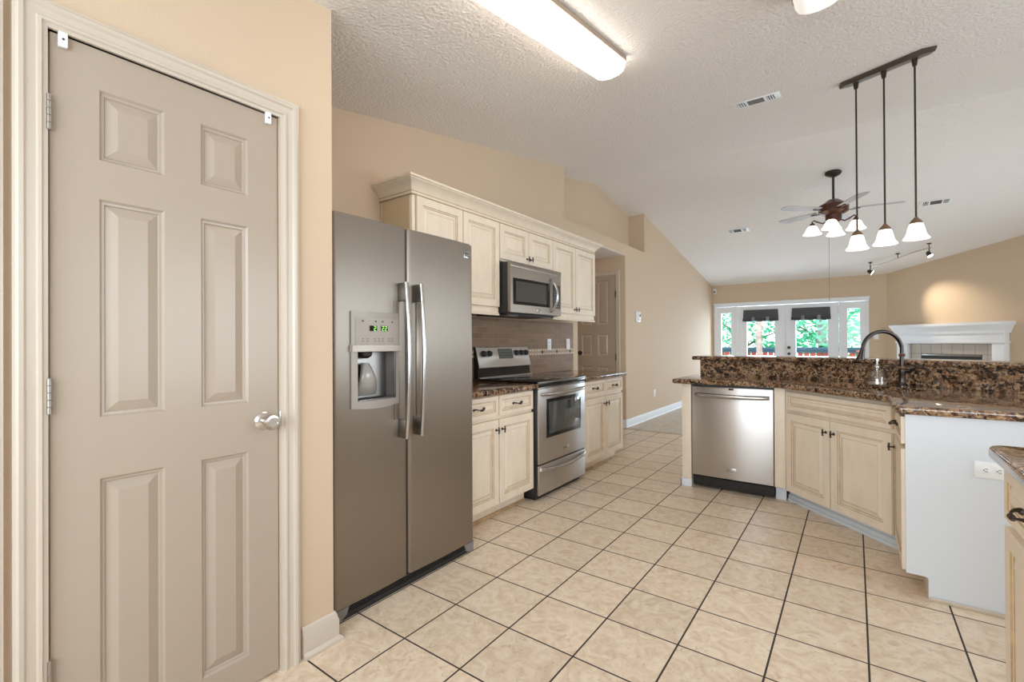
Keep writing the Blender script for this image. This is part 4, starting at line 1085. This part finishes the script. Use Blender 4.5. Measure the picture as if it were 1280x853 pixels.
# right foreground counter
rc_ = thing('base_cabinet', 'cream base cabinet in the right foreground with a drawer pull', 'cabinet', (.356, 1.885, 0), -90)
m = MB(); m.box(0, .80, 0, .60, .105, ZU, .001, CREAM); m.box(0, .80, .075, .6, 0, .105, 0, CREAM); m.build('cabinet_body', CREAM, rc_)
cab_drawer(rc_, .008, .47, .712, .848); cab_door(rc_, .008, .47, .115, .690, None)
cab_drawer(rc_, .482, .79, .712, .848); cab_door(rc_, .482, .79, .115, .690, None)
corner = [(.316, 1.05), (.316, 1.935)]+[(.356-.04*math.cos(R(a)), 1.935+.04*math.sin(R(a))) for a in (20, 45, 70, 90)]+[(.98, 1.975), (.98, 1.05)]
counter('countertop', corner, 'brown granite countertop in the right foreground corner', loc=(.6, 1.5, ZU))

# ------------------------------------------------------------------ wall bits
th = thing('thermostat', 'small white round faced thermostat on the tan wall right of the hall opening', 'thermostat', (XL, 6.68, 1.585), 90)
m = MB(); m.box(-.085, .085, -.018, 0, -.075, .075, .006); m.build('housing', PLASTW, th)
m = MB(); m.lathe([(.055, -.018), (.053, -.030), (.048, -.034), (.0001, -.034)], (.01, 0, 0), 28, axis='Y'); m.build('dial', PLASTW, th)
m = MB(); m.box(-.008, .040, -.0355, -.033, .004, .034, .001); m.build('display', SLOT, th)
mo = thing('motion_sensor', 'small white motion sensor high in the far left corner', 'sensor', (-2.525, YF, 2.345))
m = MB(); m.box(-.030, .030, -.045, 0, -.055, .055, .008); m.build('housing', PLASTW, mo); m = MB(); m.box(-.022, .022, -.050, -.044, -.04, .01, .004); m.build('lens', GREYP, mo)

# ------------------------------------------------------------------ fireplace on the angled wall
fo = cpt(0, -.002); FP = thing('fireplace_mantel', 'white mantel and surround with grey tile on the angled wall', 'fireplace', (fo.x, fo.y, .0), -45)
m = MB()
m.box(.27, .46, -.10, 0, 0, 1.18, .004); m.box(1.74, 1.90, -.10, 0, 0, 1.18, .004); m.box(.27, 1.90, -.10, 0, 1.16, 1.34, .003)
m.box(.255, 1.915, -.115, 0, 1.165, 1.20, .008); m.build('surround', WHITE, FP)
m = MB(); prof = [(0, 1.32), (.02, 1.32), (.024, 1.345), (.03, 1.365), (.045, 1.40), (.06, 1.43), (.066, 1.445), (.077, 1.447), (.080, 1.490), (0, 1.490)]
m.sweep([(.27, 0), (.27, -.10), (1.90, -.10), (1.90, 0)], [(o_, z) for o_, z in prof]); m.box(.28, 1.89, -.095, 0, 1.47, 1.489); m.build('mantel_shelf', WHITE, FP, angle=25)
m = MB()
m.box(.46, .66, -.05, -.01, 0, 1.16); m.box(1.58, 1.74, -.05, -.01, 0, 1.16); m.box(.66, 1.58, -.05, -.01, .985, 1.16); m.build('tile_facing', HTILE, FP, smooth=False)
m = MB(); m.box(.66, 1.58, -.04, -.015, .05, .985, 0, FIREBOX)
for k in range(4): m.box(.70, 1.54, -.046, -.038, .93+k*.012, .936+k*.012, 0, BLACKM)
m.box(.67, 1.57, -.052, -.040, .955, .982, .002, STEELD); m.build('firebox', None, FP)

# ------------------------------------------------------------------ ceiling fixtures
SLA = math.atan(SL)
def ceiling_frame(o, y):
    """tilt a fixture with the slope of the ceiling at y"""
    o.rotation_euler = ((SLA if y < RY else -SLA), 0, 0); return o
def wrap_lamp(lab, x, y1, dm, tube=False):
    o = thing('fluorescent_light', lab, 'ceiling light', (x, y1-.62, cz(y1-.62)-.001)); ceiling_frame(o, y1)
    wd, Lh = .095, .62
    prof = [(-wd, -.015), (-wd*.96, -.045), (-wd*.8, -.070), (-wd*.5, -.083), (0, -.088), (wd*.5, -.083), (wd*.8, -.070), (wd*.96, -.045), (wd, -.015)]
    m = MB()
    for (xa, za), (xb, zb) in zip(prof[:-1], prof[1:]): m.face([(xa, -Lh, za), (xa, Lh, za), (xb, Lh, zb), (xb, -Lh, zb)])
    m.face([(p[0], Lh, p[1]) for p in prof]); m.face([(p[0], -Lh, p[1]) for p in prof])
    m.build('diffuser', dm, o)
    m = MB(); m.box(-wd-.006, wd+.006, -Lh, Lh, -.016, -.001, .002); 
    for sx in (-1, 1): m.box(sx*(wd+.001)-.004, sx*(wd+.001)+.004, -Lh, Lh, -.026, -.010, .001)
    m.build('housing', mat('tan_metal_edge', (.38, .29, .22), .5) if 'tan_metal_edge' not in MATS else MATS['tan_metal_edge'], o)
    if tube:
        for sx in (-.05, .05):
            m = MB(); m.lathe([(.019, -Lh+.02), (.019, Lh-.02)], (sx, 0, -.058), 14, axis='Y'); m.build('tube', TUBEM, o)
    return o
wrap_lamp('lit white fluorescent wrap light on the kitchen ceiling', -1.118, 2.49, LAMPW)
wrap_lamp('partly dark fluorescent wrap light cut off at the top edge of the photo', -.125, 2.58, LAMPD)
def vent(lab, x, y, rz=0):
    o = thing('ceiling_vent', lab, 'air vent', (x, y, cz(y)-.001), 0, 'white ceiling vents'); ceiling_frame(o, y)
    m = MB(); a, b = .165, .085
    m.box(-a, a, -b, b, -.006, 0, .002, PLASTW); m.build('frame', PLASTW, o)
    for x0, x1 in ((-.125, -.075), (-.055, .055), (.075, .125)):
        m = MB(); m.box(x0, x1, -.055, .055, -.0075, -.0055, 0, SLOT)
        if x1-x0 > .1:
            for k in range(7): m.box(x0, x1, -.050+k*.0155, -.047+k*.0155, -.011, -.007, 0, GREYP)
        else:
            for k in range(3): m.box(x0+.006+k*.016, x0+.011+k*.016, -.055, .055, -.014, -.007, 0, PLASTW)
        m.build('louver', SLOT, o)
vent('white ceiling vent left of the pendant bar, nearest the kitchen', -.60, 4.02)
vent('white ceiling vent right of the third pendant, toward the fireplace', .86, 8.07)
vent('white ceiling vent left of the ceiling fan, far over the living room', -1.49, 8.13)

# pendants
Pc = Vector((.175, 4.08)); pd = Vector((1, -.62)).normalized()
pdz = thing('pendant_bar_light', 'bronze ceiling bar with three white bell pendants over the peninsula', 'pendant light', (Pc.x, Pc.y, 0))
def crail(s, q=0): p = Pc+pd*s; return Vector((p.x-Pc.x, p.y-Pc.y, cz(p.y)))
m = MB(); hw = .055; pn = Vector((-pd.y, pd.x)); a_, b_ = -.30, .30
loop = [(a_, 0), (a_+.05, -hw), (b_-.05, -hw), (b_, 0), (b_-.05, hw), (a_+.05, hw)]
def cpnt(s, o, dz, k=1.0):
    p = pd*s*(1 if k == 1 else .97)+pn*o*k; return (p.x, p.y, cz(Pc.y+p.y)-dz)
t1 = [cpnt(s, o, .0) for s, o in loop]; t2 = [cpnt(s, o, .012) for s, o in loop]; t3 = [cpnt(s, o, .030, .6) for s, o in loop]
for u, v in ((t1, t2), (t2, t3)):
    for i in range(6): m.face([u[i], u[(i+1) % 6], v[(i+1) % 6], v[i]])
m.face(t3); m.face(t1)
bmesh.ops.recalc_face_normals(m.bm, faces=m.bm.faces)
m.build('canopy', mat('bronze_canopy', (.12, .10, .09), .35, metal=.6), pdz)
for k, s in enumerate((-.180, 0, .180)):
    p = pd*s; zt_ = cz(Pc.y+p.y)-.028; zb_ = 2.005
    m = MB(); m.tube([(p.x, p.y, zt_), (p.x, p.y, zb_)], .0055, 8); m.lathe([(.012, zt_-.045), (.014, zt_-.03), (.018, zt_+.002)], (p.x, p.y, 0), 12)
    m.build('rod', BRONZE, pdz)
    m = MB(); m.lathe([(.006, 2.015), (.012, 2.005), (.030, 1.985), (.036, 1.968)], (p.x, p.y, 0), 20); m.build('shade_cap', mat('bronze_cap', (.25, .17, .11), .4, metal=.6) if 'bronze_cap' not in MATS else MATS['bronze_cap'], pdz)
    m = MB(); prof = [(0.0258, 1.975), (0.0344, 1.9666), (0.0404, 1.9498), (0.0456, 1.9271), (0.0499, 1.9061), (0.0576, 1.8876), (0.0697, 1.8725), (0.0688, 1.8692), (0.0559, 1.8834), (0.0473, 1.9044), (0.0421, 1.9271), (0.037, 1.9481), (0.031, 1.9632)]
    m.lathe(prof, (p.x, p.y, 0), 32, cap=False); m.build('glass_shade', SHADEG, pdz, label='white frosted bell glass shade')
    m = MB(); m.lathe([(.0001, 1.890), (.014, 1.893), (.022, 1.908), (.018, 1.930), (.013, 1.945), (.013, 1.965)], (p.x, p.y, 0), 16); m.build('bulb', SHADEG, pdz)

# ceiling fan
FX, FY = -.19, 6.75; fz = cz(FY)
fan = thing('ceiling_fan', 'bronze ceiling fan with five grey blades and four white light shades', 'ceiling fan', (FX, FY, 0))
m = MB(); m.lathe([(.085, fz+.01), (.085, fz-.012), (.070, fz-.030), (.035, fz-.050), (.018, fz-.056)], n=28); m.build('canopy', BRONZE, fan)
m = MB(); m.lathe([(.013, fz-.05), (.013, 2.86)], n=14); m.build('downrod', BRONZE, fan)
m = MB(); m.lathe([(.02, 2.905), (.055, 2.895), (.10, 2.860), (.150, 2.830), (.155, 2.805), (.150, 2.750), (.120, 2.730), (.085, 2.715), (.080, 2.650), (.055, 2.630), (.0001, 2.625)], n=32); m.build('motor_housing', FANB, fan)
for k in range(5):
    a = R(8+72*k); m = MB()
    t = bmesh.new(); N = 10; top = []; bot = []
    outl = [(.19, -.050), (.30, -.060), (.45, -.066), (.60, -.066), (.655, -.050), (.67, 0), (.655, .050), (.60, .066), (.45, .066), (.30, .060), (.19, .050)]
    lo = [t.verts.new((x, y, .14*y)) for x, y in outl]; fc = t.faces.new(lo); rr = bmesh.ops.extrude_face_region(t, geom=[fc])
    for v in [g for g in rr['geom'] if isinstance(g, bmesh.types.BMVert)]: v.co.z += .007
    bmesh.ops.recalc_face_normals(t, faces=t.faces)
    m.merge(t, BLADE, Matrix.Translation((0, 0, 2.772)) @ Matrix.Rotation(a, 4, 'Z'))
    bl = m.build('blade', BLADE, fan)
    m = MB(); ca, sa = math.cos(a), math.sin(a)
    m.tube([(ca*.12, sa*.12, 2.765), (ca*.17, sa*.17, 2.758), (ca*.26, sa*.26, 2.767)], [.014, .011, .016], 8, flat=.4); m.build('blade_iron', FANB, bl)
for k in range(4):
    a = R(90*k-4); ca, sa = math.cos(a), math.sin(a); rr_ = .215
    m = MB(); m.tube([(ca*.06, sa*.06, 2.655), (ca*.11, sa*.11, 2.630), (ca*.16, sa*.16, 2.655), (ca*.20, sa*.20, 2.680), (ca*rr_, sa*rr_, 2.665), (ca*rr_, sa*rr_, 2.645)], .008, 10)
    m.lathe([(.010, 2.655), (.026, 2.640), (.028, 2.620), (.034, 2.615)], (ca*rr_, sa*rr_, 0), 16); arm = m.build('lamp_arm', FANB, fan)
    m = MB(); m.lathe([(.030, 2.618), (.050, 2.605), (.062, 2.580), (.074, 2.550), (.098, 2.518), (.100, 2.512), (.095, 2.516), (.070, 2.550), (.058, 2.580), (.045, 2.602)], (ca*rr_, sa*rr_, 0), 28, cap=False); m.build('glass_shade', SHADEG2, arm, label='white bell glass shade of the fan light')
m = MB(); m.tube([(-.045, -.03, 2.630), (-.045, -.03, 2.0), (-.045, -.03, 1.72)], .0022, 6); m.lathe([(.004, 1.72), (.007, 1.71), (.004, 1.70)], (-.045, -.03, 0), 8); m.build('pull_chain', GREYP, fan)

# track light
ta, tb_ = Vector((.215, 10.43)), Vector((.97, 9.66)); tc_ = (ta+tb_)/2
tr = thing('track_light', 'curved ceiling track with two small spot heads near the fireplace', 'track light', (tc_.x, tc_.y, 0))
m = MB(); pts = []
for i in range(15):
    u = i/14; p = ta.lerp(tb_, u); s_ = math.sin(u*2*PI)*.03; q = p+Vector((.7, .7))*s_
    pts.append((q.x-tc_.x, q.y-tc_.y, cz(q.y)-.075))
m.tube(pts, .009, 8); m.build('rail', CHROME, tr)
for u in (.03, .5, .97):
    p = ta.lerp(tb_, u)-tc_; z = cz(tc_.y+p.y); m = MB(); m.lathe([(.03, z), (.028, z-.012), (.006, z-.018), (.006, z-.078), (.012, z-.085)], (p.x, p.y, 0), 12); m.build('mount', BRONZE, tr)
heads = []
for u, aim in ((.03, Vector((1.12, 10.38, 1.82))), (.97, Vector((1.7, 9.2, 1.0)))):
    p = ta.lerp(tb_, u); z = cz(p.y)-.17; c0 = Vector((p.x-tc_.x, p.y-tc_.y, z)); dr_ = (aim-Vector((p.x, p.y, z))).normalized()
    m = MB(); m.tube([(c0.x, c0.y, z+.09), (c0.x, c0.y, z+.02)], .007, 8); m.tube([c0-dr_*.05, c0-dr_*.03, c0, c0+dr_*.03], [.014, .028, .032, .042], 16)
    hd = m.build('spot_head', BRONZE, tr)
    m = MB(); m.tube([c0+dr_*.031, c0+dr_*.034], [.036, .034], 16); m.build('lens', BULB, hd)
    heads.append((Vector((p.x, p.y, z))+dr_*.045, dr_))
for (pos, dr_), pw in zip(heads, (90, 15)):
    l = bpy.data.lights.new('track_spot', 'SPOT'); l.energy = pw; l.color = (1, .86, .66); l.spot_size = R(52); l.spot_blend = 1.0; l.shadow_soft_size = .02
    o = bpy.data.objects.new('track_spot', l); C.objects.link(o); o.location = pos; o.rotation_euler = dr_.to_track_quat('-Z', 'Y').to_euler()
bpy.context.view_layer.update()
